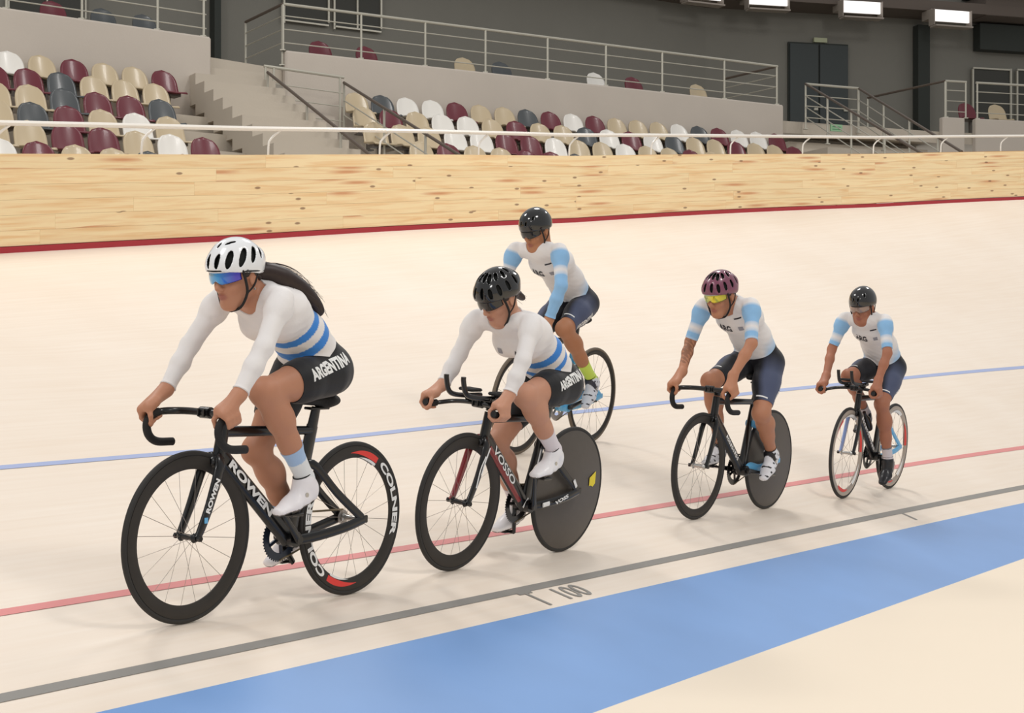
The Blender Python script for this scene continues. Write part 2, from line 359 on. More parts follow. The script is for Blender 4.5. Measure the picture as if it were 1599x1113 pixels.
# doors on the rear wall
def door(u0, u1, v0, nm, lab, zb=5.0):
    P, Q = back_at(u0, .03), back_at(u1, .03); D = (P[1] + Q[1]) / 2; zt = (YH - v0) / F * D
    dr = obox(nm, P, Q, 0, .05, zb, zt, M_dark); tag(dr, lab, kind='structure')
    M_ = (P + Q) / 2
    for a, b_ in ((P, M_), (M_, Q)):
        d = (b_ - a) / np.linalg.norm(b_ - a); lf = obox('door_leaf', a + d * .03, b_ - d * .02, .05, .09, zb, zt - .04, M_door, dr)
        obox('door_handle', b_ - d * .14, b_ - d * .04, .09, .13, zb + 1.0, zb + 1.06, M_rail, lf)
    return dr
door(1229, 1322, 68, 'door_1', 'dark double door at the head of the right stairs')
back_box('door_sign', 1268, 1288, 60, 67, mat('sign_plate', S(176, 180, 150), .6), None); tag(bpy.data.objects['door_sign'], 'small pale sign plate above the dark double door', 'sign')
o = back_box('pillar_1', 1424, 1442, 42, 205, M_dark, None, th=.25); o.name = 'trim_1'; tag(o, 'dark vertical pillar on the rear wall right of the door', kind='structure')
o = back_box('trim_2', 1518, 1640, 44, 84, M_dark, None, th=.3); tag(o, 'dark recessed panel high on the rear wall at right', kind='structure')
o = back_box('gap_shade_strip', 326, 336, -60, 110, M_dark, None, th=.2); tag(o, 'dark narrow strip painted as shade in the gap between left parapet and stairs', kind='structure')  # dark box coloured as the shade of the gap, no pillar stands here
o = back_box('trim_4', 1500, 1640, -10, 6, M_dark, None, th=1.2); tag(o, 'dark ceiling beam in the top right corner', kind='structure')
o = back_box('trim_5', 1506, 1640, 8, 40, M_ceil, None, th=.9); tag(o, 'greyish duct panel under the ceiling at top right', kind='structure')
def window(n, u0, u1, v0, v1, lab, mull=()):
    wdw = back_box(n, u0, u1, v0, v1, mat(n + '_glass', S(70, 70, 66), .6, spec=.2), None, th=.02); tag(wdw, lab, kind='structure')
    for (a, b_, c_, d_) in [(u0 - 1.2, u0 + 1.2, v0, v1), (u1 - 1.2, u1 + 1.2, v0, v1), (u0, u1, v0 - 1.2, v0 + 1.2), (u0, u1, v1 - 1.2, v1 + 1.2)] + [(x - 1, x + 1, v0, v1) for x in mull]:
        back_box('window_frame', a, b_, c_, d_, M_rail, wdw, th=.05, off=.06)
window('window_1', 440, 510, -40, 36, 'framed dark window behind the left end of the centre railing'); window('window_2', 519, 592, -40, 46, 'second framed dark window behind the centre railing', (555,))
window('window_3', 1516, 1575, 108, 196, 'framed window behind the right parapet railing'); window('window_4', 1585, 1650, 111, 200, 'framed window at the far right edge')
window('window_5', 10, 130, -60, 30, 'dark window behind the left parapet railing', (70,))
# wall lamps
M_lampw = mat('lit_lamp_face', (1, 1, 1), .5, emit=(1, .96, .93, .78)); M_lampb = mat('lamp_housing', S(150, 140, 130), .5)
for k, (u, v0) in enumerate(((1343, 3), (1483, 17), (1197, -10), (1095, -20))):
    P, Q = back_at(u - 34), back_at(u + 34); P, Q = P * (1 - 1.3 / P[1]), Q * (1 - 1.3 / Q[1]); D = (P[1] + Q[1]) / 2; s_ = D / F * 36.5 / 36.5
    zt = (YH - v0) / F * D; M_ = (P + Q) / 2; d = (Q - P) / np.linalg.norm(Q - P)
    lamp = empty('stand_lamp', None, (M_[0], M_[1], zt)); tag(lamp, ['bright rectangular ceiling lamp directly above the right of the dark double door', 'bright rectangular ceiling lamp furthest right in the row', 'bright ceiling lamp just left of the double door, cut by the picture top', 'ceiling lamp furthest left of the row, only its base showing'][k], 'lamp', 'ceiling lamps over the right stand')
    Wd = 1.0; a, b_ = M_ - d * Wd / 2, M_ + d * Wd / 2
    inv = Matrix.Translation(-Vector(lamp.location))
    for nm, q0, q1, z0, z1, m_ in (('lamp_face', 0, .06, zt - .27, zt, M_lampw), ('housing', -.42, 0, zt - .2, zt + .02, M_lampb), ('reflector_lip', -.06, .22, zt - .42, zt - .385, M_lampb), ('side_plate', 0, 0, 0, 0, None)):
        if m_ is None:
            for e in (a, b_): 
                o = obox('side_plate', e - d * .01, e + d * .01, -.1, .15, zt - .38, zt, M_lampb, lamp); o.matrix_parent_inverse = inv
            continue
        o = obox(nm, a, b_, q0, q1, z0, z1, m_, lamp); o.matrix_parent_inverse = inv
    o = obox('hanger', M_ - d * .02, M_ + d * .02, -.25, -.21, zt, 8.36, M_lampb, lamp); o.matrix_parent_inverse = inv
# ------------------------------------------------------------------ terraces and seats
RISE, DEP = .375, .8
def terrace(bl, t0, t1, nm, lab, ztop, t0k=None):
    for k in range(8):
        a = t0 if t0k is None else t0k(k); zf = ztop - RISE * k
        o = obox(nm, bl.at(a, 0, 0)[:2], bl.at(t1, 0, 0)[:2], DEP * k, DEP * (k + 1), zf - .9, zf, M_tread); tag(o, lab % ('top', 'second', 'third', 'fourth', 'fifth', 'sixth', 'seventh', 'eighth')[k], kind='structure')
ZR0 = 4.62 - .74
terrace(BL, 0, BL.L, 'terrace_step', '%s concrete terrace step of the left stand', ZR0 - .04)
terrace(BCt, 1.3, BCt.L, 'terrace_step', '%s concrete terrace step of the centre stand', ZR0)
terrace(BR, .0, BR.L, 'terrace_step', '%s concrete terrace step of the right stand', ZR0 - .6)
SEATC = {'M': ('maroon', S(104, 28, 42)), 'B': ('beige', S(196, 178, 146)), 'W': ('white', S(232, 228, 220)), 'G': ('dark grey', S(72, 76, 78))}
SEATM = {k: mat(c[0].replace(' ', '_') + '_seat_plastic', c[1], .32, coat=.15) for k, c in SEATC.items()}
M_brk = mat('seat_bracket_metal', S(110, 104, 98), .5, metal=.5)
def seat_meshes():
    # shell seat, local: x along row, y towards the track, z up; origin on the tread under the seat
    def sheet(fn, nu, nv, th):
        top = [[np.array(fn(i / nu, j / nv)) for j in range(nv + 1)] for i in range(nu + 1)]
        v = [p for r in top for p in r]; k = nv + 1; f = [(i * k + j, i * k + j + 1, (i + 1) * k + j + 1, (i + 1) * k + j) for i in range(nu) for j in range(nv)]
        bm = bmesh.new(); vs = [bm.verts.new(p) for p in v]
        for q in f: bm.faces.new([vs[i] for i in q])
        bmesh.ops.recalc_face_normals(bm, faces=bm.faces); bmesh.ops.solidify(bm, geom=bm.faces[:], thickness=th)
        for q in bm.faces: q.smooth = True
        me = bpy.data.meshes.new('seat_shell'); bm.to_mesh(me); bm.free(); return me
    def backf(a, b):
        # b 0..1 height, a -1..1 across; rounded dome outline
        x = (a * 2 - 1); h = .02 + .38 * b; wid = .218 * (1 - .06 * b) * math.sqrt(max(0.0, 1 - max(0, (b - .35) / .65) ** 2.6)) + .004
        xw = x * wid / .22; return (x * wid, -.13 - .10 * b + .045 * (xw * xw) + .02 * (1 - b) ** 3, .37 + h)
    def panf(a, b):
        x = a * 2 - 1; y = -.13 + .40 * b
        return (x * (.215 - .02 * b * b), y, .385 - .03 * math.sin(b * 3.14) * (1 - x * x) + .03 * x * x * (1 - b) - .03 * max(0, b - .85) / .15)
    return sheet(backf, 12, 10, .018), sheet(panf, 8, 8, .018)
sb_me, sp_me = seat_meshes()
bb = MB(); bb.box((0, .02, .34), (.30, .22, .05)); bb.box((0, .0, .17), (.05, .06, .34)); bb.box((0, .0, .01), (.16, .12, .02)); _o = bb.build('bracket', M_brk); br_me = _o.data; bpy.data.objects.remove(_o)
SM = {k: (sb_me.copy(), sp_me.copy()) for k in SEATC}
for k in SM:
    for q in SM[k]: q.materials.append(SEATM[k])
ORD = ['first', 'second', 'third', 'fourth', 'fifth', 'sixth', 'seventh', 'eighth', 'ninth', 'tenth', 'eleventh', 'twelfth', 'thirteenth', 'fourteenth', 'fifteenth', 'sixteenth', 'seventeenth', 'eighteenth', 'nineteenth', 'twentieth', 'twenty-first', 'twenty-second']
def place_seat(bl, t, q, zf, c, label, group):
    p = bl.at(t, q, zf); r = empty('stadium_seat', None, tuple(p)); r.rotation_euler = (0, 0, math.atan2(bl.d[1], bl.d[0]) + math.pi + random.uniform(-.03, .03))
    tag(r, label, 'seat', group)
    # the row faces the track: local +y must point along bl.n ; rotate by 180 from d-axis
    for nm, me in (('backrest', SM[c][0]), ('seat_pan', SM[c][1]), ('bracket', br_me)):
        o = bpy.data.objects.new(nm, me); C.objects.link(o); o.parent = r
    return r
RN = ['top', 'second', 'third', 'fourth', 'fifth', 'sixth']
leftrows = [(263, 'MBBMBW'), (250, 'BBBGMM'), (260, 'GMMGBB'), (272, 'BWBMGBB'), (328, 'MWBMMBB'), (298, 'MGBBMWW')]   # from the aisle leftwards
for k, (u, cs) in enumerate(leftrows):
    q = .45 + DEP * k; t = BL.t_of_u(u, q)
    for i, c in enumerate(cs): place_seat(BL, t - .5 * i, q, ZR0 - .04 - RISE * k, c, '%s plastic seat, %s leftwards from the aisle in the left stand\'s %s row' % (SEATC[c][0], ORD[i], RN[k]), 'plastic seats of the left stand')
cenrows = [(562, 'BGWWMBBGMWMBBBWGMWWM'), (575, 'BMBWWBMBBGWMWGBBMBBM'), (592, 'BBBWWMMWBBWBBMBMBBMB'), (665, 'BMBBMMGBWBMBBGBBMBWB'), (690, 'BBMBWBGBMBBWBMBGBBMW')]
for k, (u, cs) in enumerate(cenrows):
    q = .45 + DEP * k; t = BCt.t_of_u(u, q)
    for i, c in enumerate(cs):
        if t + .5 * i < BCt.L - .2: place_seat(BCt, t + .5 * i, q, ZR0 - RISE * k, c, '%s plastic seat, %s from the left in the %s row of the centre stand' % (SEATC[c][0], ORD[i], RN[k]), 'plastic seats of the centre stand')
# seats glimpsed on the concourse over the parapets
for u, c, lb in ((88, 'M', 'maroon seat behind the left parapet railing'), (167, 'G', 'dark grey seat behind the left parapet railing'), (232, 'G', 'dark grey seat behind the left railing nearest its end post')):
    place_seat(BL, BL.t_of_u(u, -.9), -.9, 5.0, c, lb, 'seats on the upper concourse')
for u, c, lb in ((505, 'M', 'maroon seat furthest left behind the centre railing'), (578, 'M', 'maroon seat beside the first post of the centre railing'), (731, 'B', 'beige seat left of the dark one behind the centre railing'), (789, 'G', 'dark grey seat behind the middle of the centre railing'), (937, 'W', 'white seat behind a post of the centre railing'), (996, 'M', 'maroon seat behind the right half of the centre railing'), (1097, 'B', 'beige seat furthest right behind the centre railing')):
    place_seat(BCt, BCt.t_of_u(u, -.9), -.9, 5.0, c, lb, 'seats on the upper concourse')
for u, c, lb in ((1515, 'M', 'maroon seat seen through the gap in the right parapet'), (1562, 'B', 'beige seat behind the right parapet railing')):
    place_seat(BR, BR.t_of_u(u, -.8), -.8, 5.05, c, lb, 'seats on the upper concourse')
# ------------------------------------------------------------------ stairs between the stands
def stairs(bl, t0, t1, q0, z0, n, lab, nm='stair'):
    root = obox(nm, bl.at(t0, 0, 0)[:2], bl.at(t1, 0, 0)[:2], q0 - 1.0, q0, z0 - .35, z0, M_tread); tag(root, lab, kind='structure')
    for i in range(n): obox('step', bl.at(t0, 0, 0)[:2], bl.at(t1, 0, 0)[:2], q0 + .4 * i, q0 + .4 * i + .4, z0 - .1875 * (i + 1) - .5, z0 - .1875 * (i + 1), M_tread, root)
    return root
tA0 = BCt.t_of_u(325, 0.2); tA1 = BCt.t_of_u(412, .2)
stairs(BCt, tA0 - .4, tA1, -.1, 5.0, 16, 'concrete aisle stairs between the left and centre stands')
# sunken entrance beside the aisle
tp0, tp1 = tA1 + .05, BCt.t_of_u(537, .9)
e = obox('trim_6', BCt.at(tp0, 0, 0)[:2], BCt.at(tp1, 0, 0)[:2], .35, .55, 2.0, 4.15, M_conc); tag(e, 'concrete end wall of the sunken entrance between the stair rails', kind='structure')
e = obox('door_2', BCt.at(tp0 + .1, 0, 0)[:2], BCt.at(tp1 - .1, 0, 0)[:2], 2.9, 2.95, 1.0, 3.18, mat('dark_green_opening_shade', S(62, 78, 64), .7)); tag(e, 'dark green panel painted as the shaded opening of the sunken entrance', kind='structure')  # flat panel, the shade inside the entrance is put into its dark green
e = obox('terrace_step', BCt.at(tp0, 0, 0)[:2], BCt.at(tp1 , 0, 0)[:2], .55, 2.9, 2.9, 3.2, M_tread); tag(e, 'landing slab over the sunken entrance', kind='structure')
M_exit = mat('exit_sign_green', S(150, 190, 150), .5); M_exitd = mat('exit_sign_dark', S(80, 140, 100), .5)
def exit_sign(bl, u, v, q, lab):
    t = bl.t_of_u(u, q); p = bl.at(t, q, 0); z = (YH - v) / F * p[1]
    s = obox('exit_sign', bl.at(t - .14, 0, 0)[:2], bl.at(t + .14, 0, 0)[:2], q, q + .03, z - .07, z + .07, M_exit); tag(s, lab, 'sign')
    for k in range(2): obox('sign_stripe', bl.at(t - .1, 0, 0)[:2], bl.at(t + .1, 0, 0)[:2], q + .03, q + .035, z - .035 + .05 * k, z - .02 + .05 * k, M_exitd, s)
exit_sign(BCt, 480, 210, 3.0, 'small pale green exit sign between the left stair rails')
# right stairs
BX = Block(tuple(BCt.at(BCt.L + .3, 0, 0)[:2]), tuple(BR.A))
stairs(BX, .1, BX.L - .1, -1.2, 5.0, 3, 'concrete stairs at the double door between centre and right stands')
for k in range(14):
    pass
o = obox('terrace_step', BX.at(0, 0, 0)[:2], BX.at(BX.L, 0, 0)[:2], 0, 1.2, 3.2, 4.3, M_tread); tag(o, 'landing below the double door', kind='structure')
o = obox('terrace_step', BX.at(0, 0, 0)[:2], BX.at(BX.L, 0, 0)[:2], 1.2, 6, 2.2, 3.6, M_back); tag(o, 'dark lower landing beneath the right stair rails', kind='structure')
exit_sign(BX, 1305, 200, 1.25, 'small green exit sign under the right stair rails')
# ------------------------------------------------------------------ railings
def railing(nm, lab, P, Q, posts, hts, hand, r=.021, toprail=M_rail, drop=.85, ztop=None, group='tube railings of the stands'):
    """P,Q end points of the handrail (3D); rails parallel below it at drops hts; posts at fractions"""
    P = np.array(P, float); Q = np.array(Q, float); rt = empty(nm, None, tuple(P)); tag(rt, lab, 'railing', group); inv = Matrix.Translation(-Vector(P))
    def put(o): o.matrix_parent_inverse = inv
    b = MB(); b.tube([P, Q], .026, 8); put(b.build('handrail', toprail, rt, True))
    for h in hts: b = MB(); b.tube([P - [0, 0, h], Q - [0, 0, h]], .011, 6); put(b.build('rail', M_rail, rt, True))
    for t in posts:
        X = P + (Q - P) * t; b = MB(); b.tube([X + [0, 0, -.01], X - [0, 0, drop]], r, 8); b.box(tuple(X - [0, 0, drop - .01]), (.09, .09, .02)); put(b.build('post', M_rail, rt, True))
    return rt
def pr_on(bl, us, q): return [bl.t_of_u(u, q) for u in us]
q_ = -.08; HT = .80
def par_rail(nm, lab, bl, t0, t1, us, hts=(.2, .43, .66)):
    ts = [bl.t_of_u(u, q_) for u in us]
    return railing(nm, lab, bl.at(t0, q_, ZT + HT), bl.at(t1, q_, ZT + HT), [(t - t0) / (t1 - t0) for t in ts], hts, True, drop=HT)
par_rail('parapet_railing', 'grey tube railing on the left parapet', BL, 0, BL.t_of_u(322, q_), (-100, 10, 128, 246, 318))
par_rail('parapet_railing', 'long grey tube railing on the centre parapet', BCt, BCt.t_of_u(442, q_), BCt.t_of_u(1214, q_), (442, 564, 664, 758, 855, 946, 1034, 1131, 1213))
tr = BR.t_of_u(1476, q_)
par_rail('parapet_railing', 'short tube railing on the right parapet pier', BR, tr, BR.t_of_u(1509, q_), (1477, 1508)); par_rail('parapet_railing', 'grey tube railing on the far right parapet', BR, BR.t_of_u(1524, q_), BR.L, (1526, 1620))
a = BCt.at(BCt.t_of_u(442, q_), q_, ZT + HT); b_ = a + np.array([*(-BCt.n * 1.7), 0]); railing('return_railing', 'dark handrail turning back at the left end of the centre parapet', a, b_, (0.02, 1), (.2, .43, .66), True, toprail=M_hand, drop=1.05)
a = BCt.at(BCt.t_of_u(1213, q_), q_, ZT + HT); b_ = a + np.array([*(-BCt.n * 1.7), 0]); railing('return_railing', 'dark handrail turning back at the right end of the centre parapet', a, b_, (1,), (.2, .43), True, toprail=M_hand, drop=1.05)
a = BR.at(tr, q_, ZT + HT); b_ = a + np.array([*(-BR.n * 2.2), -.02]); b_[0] -= .6; railing('return_railing', 'dark handrail turning back beside the right pillar', a, b_, (0, 1), (), True, toprail=M_hand, drop=1.05)
def px3(u, v, D): return np.array([(u - CX) / F * D, D, (YH - v) / F * D])
A1 = px3(412, 103, 26.1); A2 = px3(537, 121, 26.8)
railing('landing_railing', 'railing across the head of the sunken entrance at left', A1, A2, (.02, .12, .95), (.27, .5, .75), True, drop=.95)
n3 = np.array([BCt.n[0], BCt.n[1], -RISE / DEP])
railing('stair_railing', 'brown handrail descending the left side of the sunken entrance', px3(418, 113, 26.0), px3(418, 113, 26.0) + n3 * 5.6, (0.0, .28, .50, .8), (.3, .55, .8), True, toprail=M_hand, drop=1.0)
A3 = px3(537, 129, 26.8); n3b = np.array([BCt.n[0], BCt.n[1], -.42])
railing('stair_railing', 'brown handrail descending the right side of the sunken entrance', A3, A3 + n3b * 5.6, (0, .27, .52, .8), (.3, .55), True, toprail=M_hand, drop=.9)
# right stairs railings
R1 = px3(1258, 131, 33.0); R2 = px3(1341, 138, 33.6)
railing('landing_railing', 'railing across the landing in front of the double door', R1, R2, (.0, .99), (.24, .46, .7), True, drop=.95)
R3 = px3(1341, 138, 33.6); R4 = px3(1502, 237, 27.5)
railing('stair_railing', 'brown handrail descending the right flight beside the pillar', R3, R4, (.0, .28, .54, .8), (.25, .48, .7), True, toprail=M_hand, drop=.95)
R5 = px3(1258, 131, 33.0); R6 = px3(1440, 240, 27.0)
railing('stair_railing', 'brown handrail descending below the double door', R5, R6, (.22, .44, .72), (.25, .48, .7), True, toprail=M_hand, drop=.95)
# ------------------------------------------------------------------ smooth solid modelling (signed distance fields -> one continuous surface)
def nrm(v): v = np.asarray(v, float); return v / np.linalg.norm(v)
class Prim:
    def __init__(s, kind, **k): s.kind = kind; s.__dict__.update(k)
def cone(a, b, ra, rb, k=.02, e=None, f=1.0, cut=False): return Prim('c', a=np.array(a, float), b=np.array(b, float), ra=ra, rb=rb, k=k, e=None if e is None else nrm(e), f=f, cut=cut)
def ell(c, r, R=None, k=.02, cut=False): return Prim('e', c=np.array(c, float), r=np.array(r, float), R=np.eye(3) if R is None else np.asarray(R), k=k, cut=cut)
def pdist(p, X, Y, Z):
    if p.kind == 'c':
        ab = p.b - p.a; L2 = float(ab @ ab) + 1e-12
        dx, dy, dz = X - p.a[0], Y - p.a[1], Z - p.a[2]
        t = np.clip((dx * ab[0] + dy * ab[1] + dz * ab[2]) / L2, 0, 1)
        dx, dy, dz = dx - t * ab[0], dy - t * ab[1], dz - t * ab[2]
        if p.e is not None:
            c = (dx * p.e[0] + dy * p.e[1] + dz * p.e[2]) * (1 / p.f - 1)
            dx, dy, dz = dx + c * p.e[0], dy + c * p.e[1], dz + c * p.e[2]
        return (np.sqrt(dx * dx + dy * dy + dz * dz) - (p.ra + (p.rb - p.ra) * t)) * min(1.0, p.f)
    dx, dy, dz = X - p.c[0], Y - p.c[1], Z - p.c[2]; R = p.R; r = p.r
    u = (dx * R[0][0] + dy * R[1][0] + dz * R[2][0]) / r[0]; v = (dx * R[0][1] + dy * R[1][1] + dz * R[2][1]) / r[1]; w_ = (dx * R[0][2] + dy * R[1][2] + dz * R[2][2]) / r[2]
    l = np.sqrt(u * u + v * v + w_ * w_); g = np.sqrt((u / r[0]) ** 2 + (v / r[1]) ** 2 + (w_ / r[2]) ** 2) + 1e-9
    return np.clip(l * (l - 1) / g, -1, 1)
def pbox(p, m):
    if p.kind == 'c':
        R = max(p.ra, p.rb) * max(1, p.f) + m; return np.minimum(p.a, p.b) - R, np.maximum(p.a, p.b) + R
    ext = np.sqrt(((p.R * p.r[None, :]) ** 2).sum(1)) + m; return p.c - ext, p.c + ext
def smin(a, b, k):
    h = np.clip(.5 + .5 * (b - a) / k, 0, 1); return b * (1 - h) + a * h - k * h * (1 - h)
BIG = .08
def grid_eval(groups, kg, h):
    """groups: list of primitive lists. returns field, origin, and keeps groups separate only for the union"""
    lo = np.min([pbox(p, .02)[0] for g in groups for p in g if not p.cut], 0); hi = np.max([pbox(p, .02)[1] for g in groups for p in g if not p.cut], 0)
    n = np.ceil((hi - lo) / h).astype(int) + 1; A = np.full(n, BIG, np.float32)
    ax = [lo[i] + h * np.arange(n[i]) for i in range(3)]
    def sl(l, u): 
        i0 = np.clip(np.floor((l - lo) / h).astype(int), 0, n); i1 = np.clip(np.ceil((u - lo) / h).astype(int) + 1, 0, n); return i0, i1
    def co(i0, i1): return ax[0][i0[0]:i1[0], None, None].astype(np.float32), ax[1][None, i0[1]:i1[1], None].astype(np.float32), ax[2][None, None, i0[2]:i1[2]].astype(np.float32)
    for g in groups:
        gl = np.min([pbox(p, .05)[0] for p in g], 0); gh = np.max([pbox(p, .05)[1] for p in g], 0); g0, g1 = sl(gl, gh)
        G = np.full(g1 - g0, BIG, np.float32)
        for p in g:
            i0, i1 = sl(*pbox(p, .045 if not p.cut else .01)); 
            if (i1 <= i0).any(): continue
            d = pdist(p, *co(i0, i1)).astype(np.float32); s_ = tuple(slice(i0[j] - g0[j], i1[j] - g0[j]) for j in range(3))
            if p.cut: G[s_] = -smin(-G[s_], d, p.k)
            else: G[s_] = smin(G[s_], np.minimum(d, BIG), p.k)
        s_ = tuple(slice(g0[j], g1[j]) for j in range(3)); A[s_] = smin(A[s_], G, kg)
    return A, lo
def point_eval(prims, P):
    X, Y, Z = P[:, 0], P[:, 1], P[:, 2]; G = np.full(len(P), 1.0)
    for p in prims:
        d = pdist(p, X, Y, Z)
        G = -smin(-G, d, p.k) if p.cut else smin(G, d, p.k)
    return G
def surface_nets(A, lo, h):
    s = A < 0
    c = np.zeros(tuple(np.array(A.shape) - 1), np.uint8)
    for i in (0, 1):
        for j in (0, 1):
            for k in (0, 1): c += s[i:i + c.shape[0], j:j + c.shape[1], k:k + c.shape[2]]
    act = (c > 0) & (c < 8); idx = np.argwhere(act); ids = np.full(act.shape, -1, np.int32); ids[act] = np.arange(len(idx))
    acc = np.zeros((len(idx), 3)); cnt = np.zeros(len(idx))
    cor = [(i, j, k) for i in (0, 1) for j in (0, 1) for k in (0, 1)]
    val = {q: A[idx[:, 0] + q[0], idx[:, 1] + q[1], idx[:, 2] + q[2]] for q in cor}
    for a in cor:
        for d in range(3):
            if a[d]: continue
            b = list(a); b[d] = 1; b = tuple(b); va, vb = val[a], val[b]; m = (va < 0) != (vb < 0)
            t = va[m] / (va[m] - vb[m]); q = np.repeat(np.array([a], float), m.sum(), 0); q[:, d] += t; acc[m] += q; cnt[m] += 1
    V = lo + h * (idx + acc / cnt[:, None]); Q = []
    for d in range(3):
        sh = [slice(1, -1)] * 3; sh[d] = slice(0, -1); sh2 = list(sh); sh2[d] = slice(1, None)
        a, b = s[tuple(sh)], s[tuple(sh2)]; m = a != b; e = np.argwhere(m); e = e + np.array([0 if i == d else 1 for i in range(3)]); inside = a[m]
        u, v = [(1, 2), (2, 0), (0, 1)][d]
        def g(du, dv): q = e.copy(); q[:, u] += du; q[:, v] += dv; return ids[q[:, 0], q[:, 1], q[:, 2]]
        q = np.stack([g(-1, -1), g(0, -1), g(0, 0), g(-1, 0)], 1); q[~inside] = q[~inside][:, ::-1]; Q.append(q)
    return V, np.concatenate(Q)
def vnormals(V, Fq):
    a, b, c = V[Fq[:, 0]], V[Fq[:, 1]], V[Fq[:, 2]]; n = np.cross(b - a, c - a)
    if Fq.shape[1] == 4: n = n + np.cross(c - a, V[Fq[:, 3]] - a)
    N = np.zeros_like(V)
    for i in range(Fq.shape[1]): 
        for k in range(3): N[:, k] += np.bincount(Fq[:, i], n[:, k], len(V))
    return N / (np.linalg.norm(N, axis=1)[:, None] + 1e-12)
def relax(V, Fq, it=2, lam=.5):
    e = np.concatenate([Fq[:, [i, (i + 1) % Fq.shape[1]]] for i in range(Fq.shape[1])])
    for _ in range(it):
        cnt = np.bincount(e[:, 0], minlength=len(V)) + np.bincount(e[:, 1], minlength=len(V)); S_ = np.zeros_like(V)
        for k in range(3): S_[:, k] = np.bincount(e[:, 0], V[e[:, 1], k], len(V)) + np.bincount(e[:, 1], V[e[:, 0], k], len(V))
        V = V + lam * (S_ / cnt[:, None] - V)
    return V
def solid(groups, h, kg=.02, it=2):
    A, lo = grid_eval(groups, kg, h); V, Q = surface_nets(A, lo, h); return relax(V, Q, it), Q
def clip_surface(V, N, Q, g, off, skirt=.006):
    """keep the part of the surface where g > 0, cut cleanly along g = 0, lifted off along the normals and turned in at the hem"""
    T = np.concatenate([Q[:, [0, 1, 2]], Q[:, [0, 2, 3]]]) if Q.shape[1] == 4 else Q
    pos = g > 0; k = pos[T].sum(1); T3 = T[k == 3]; src = [np.stack([T3.ravel(), T3.ravel()], 1)]; out = []
    keys = {}; va = []; 
    def vid(i, j):
        if i == j: q = (i, i)
        else: q = (min(i, j), max(i, j))
        if q not in keys: keys[q] = len(va); va.append(q)
        return keys[q]
    used = np.unique(T3); remap = np.full(len(V), -1, np.int64)
    for i in used: remap[i] = vid(i, i)
    F3 = [tuple(x) for x in remap[T3]]; cutedge = []
    for t in T[(k == 1) | (k == 2)]:
        a = [i for i in range(3) if pos[t[i]]]
        if len(a) == 1:
            i = a[0]; p, q, r = t[i], t[(i + 1) % 3], t[(i + 2) % 3]; x, y = vid(p, q), vid(p, r); F3.append((vid(p, p), x, y)); cutedge.append((x, y))
        else:
            i = [i for i in range(3) if not pos[t[i]]][0]; p, q, r = t[i], t[(i + 1) % 3], t[(i + 2) % 3]; x, y = vid(p, q), vid(p, r)
            F3.append((vid(q, q), vid(r, r), x)); F3.append((x, vid(r, r), y)); cutedge.append((y, x))
    va = np.array(va); a, b = va[:, 0], va[:, 1]; ga, gb = g[a], g[b]; t = np.where(a == b, 0, ga / np.where(a == b, 1, ga - gb))[:, None]
    P = V[a] * (1 - t) + V[b] * t; M = N[a] * (1 - t) + N[b] * t; o_ = off if np.isscalar(off) else (off[a] * (1 - t[:, 0]) + off[b] * t[:, 0])[:, None]
    W_ = P + M * o_; n0 = len(W_)
    rim = sorted({i for e in cutedge for i in e}); rm = {i: n0 + j for j, i in enumerate(rim)}
    W_ = np.vstack([W_, P[rim] - M[rim] * skirt]) if rim else W_
    F3 += [(x, rm[x], y) for x, y in cutedge] + [(y, rm[x], rm[y]) for x, y in cutedge]
    base = np.vstack([P, P[rim]]) if rim else P
    return W_, np.array(F3), base
def attr_mat(name, rough=.7, bump=.1, bscale=60, spec=.3, sheen=0, sss=0, coat=0):
    m = mat(name, (1, 1, 1), rough, bump=bump, nscale=10, bscale=bscale, spec=spec, coat=coat); nt = m.node_tree; a = nt.nodes.new('ShaderNodeAttribute'); a.attribute_name = 'Col'
    nt.links.new(a.outputs['Color'], nt.nodes['Principled BSDF'].inputs['Base Color']); nt.nodes['Principled BSDF'].inputs['Sheen Weight'].default_value = sheen
    if sss: b = nt.nodes['Principled BSDF']; b.inputs['Subsurface Weight'].default_value = sss; b.inputs['Subsurface Radius'].default_value = (.008, .004, .002); b.inputs['Subsurface Scale'].default_value = 1
    return m
def frame_of(q):
    X, Y, Z, h, l, p = q[:6]; h, l, p = math.radians(h), math.radians(l), math.radians(p)
    fwd = np.array([-math.sin(h) * math.cos(p), -math.cos(h) * math.cos(p), math.sin(p)]); l0 = nrm(np.cross([0, 0, 1], fwd)); u0 = np.cross(fwd, l0)
    up = u0 * math.cos(l) + l0 * math.sin(l); left = np.cross(up, fwd)
    return Matrix(((fwd[0], left[0], up[0], X), (fwd[1], left[1], up[1], Y), (fwd[2], left[2], up[2], Z), (0, 0, 0, 1)))
FR = {'a': [-0.7159, 6.8811, -1.0169, 34.3103, 2.8418, 0.3254, -0.434, 0.3341], 'b': [0.2540, 8.388, -1.0126, 34.33, 7.5, .29, -.4, .3355],
      'd': [1.6992, 10.6242, -0.995, 35.5797, 4.4178, 0.4691, -0.1385, 0.3342], 'e': [2.9637, 12.4352, -1.004, 33.2377, 4.4459, -0.4193, -1.0686, 0.3359],
      'c': [0.5408, 11.107, -.5766, 32.04, 5, -1.98, .55, .3364]}
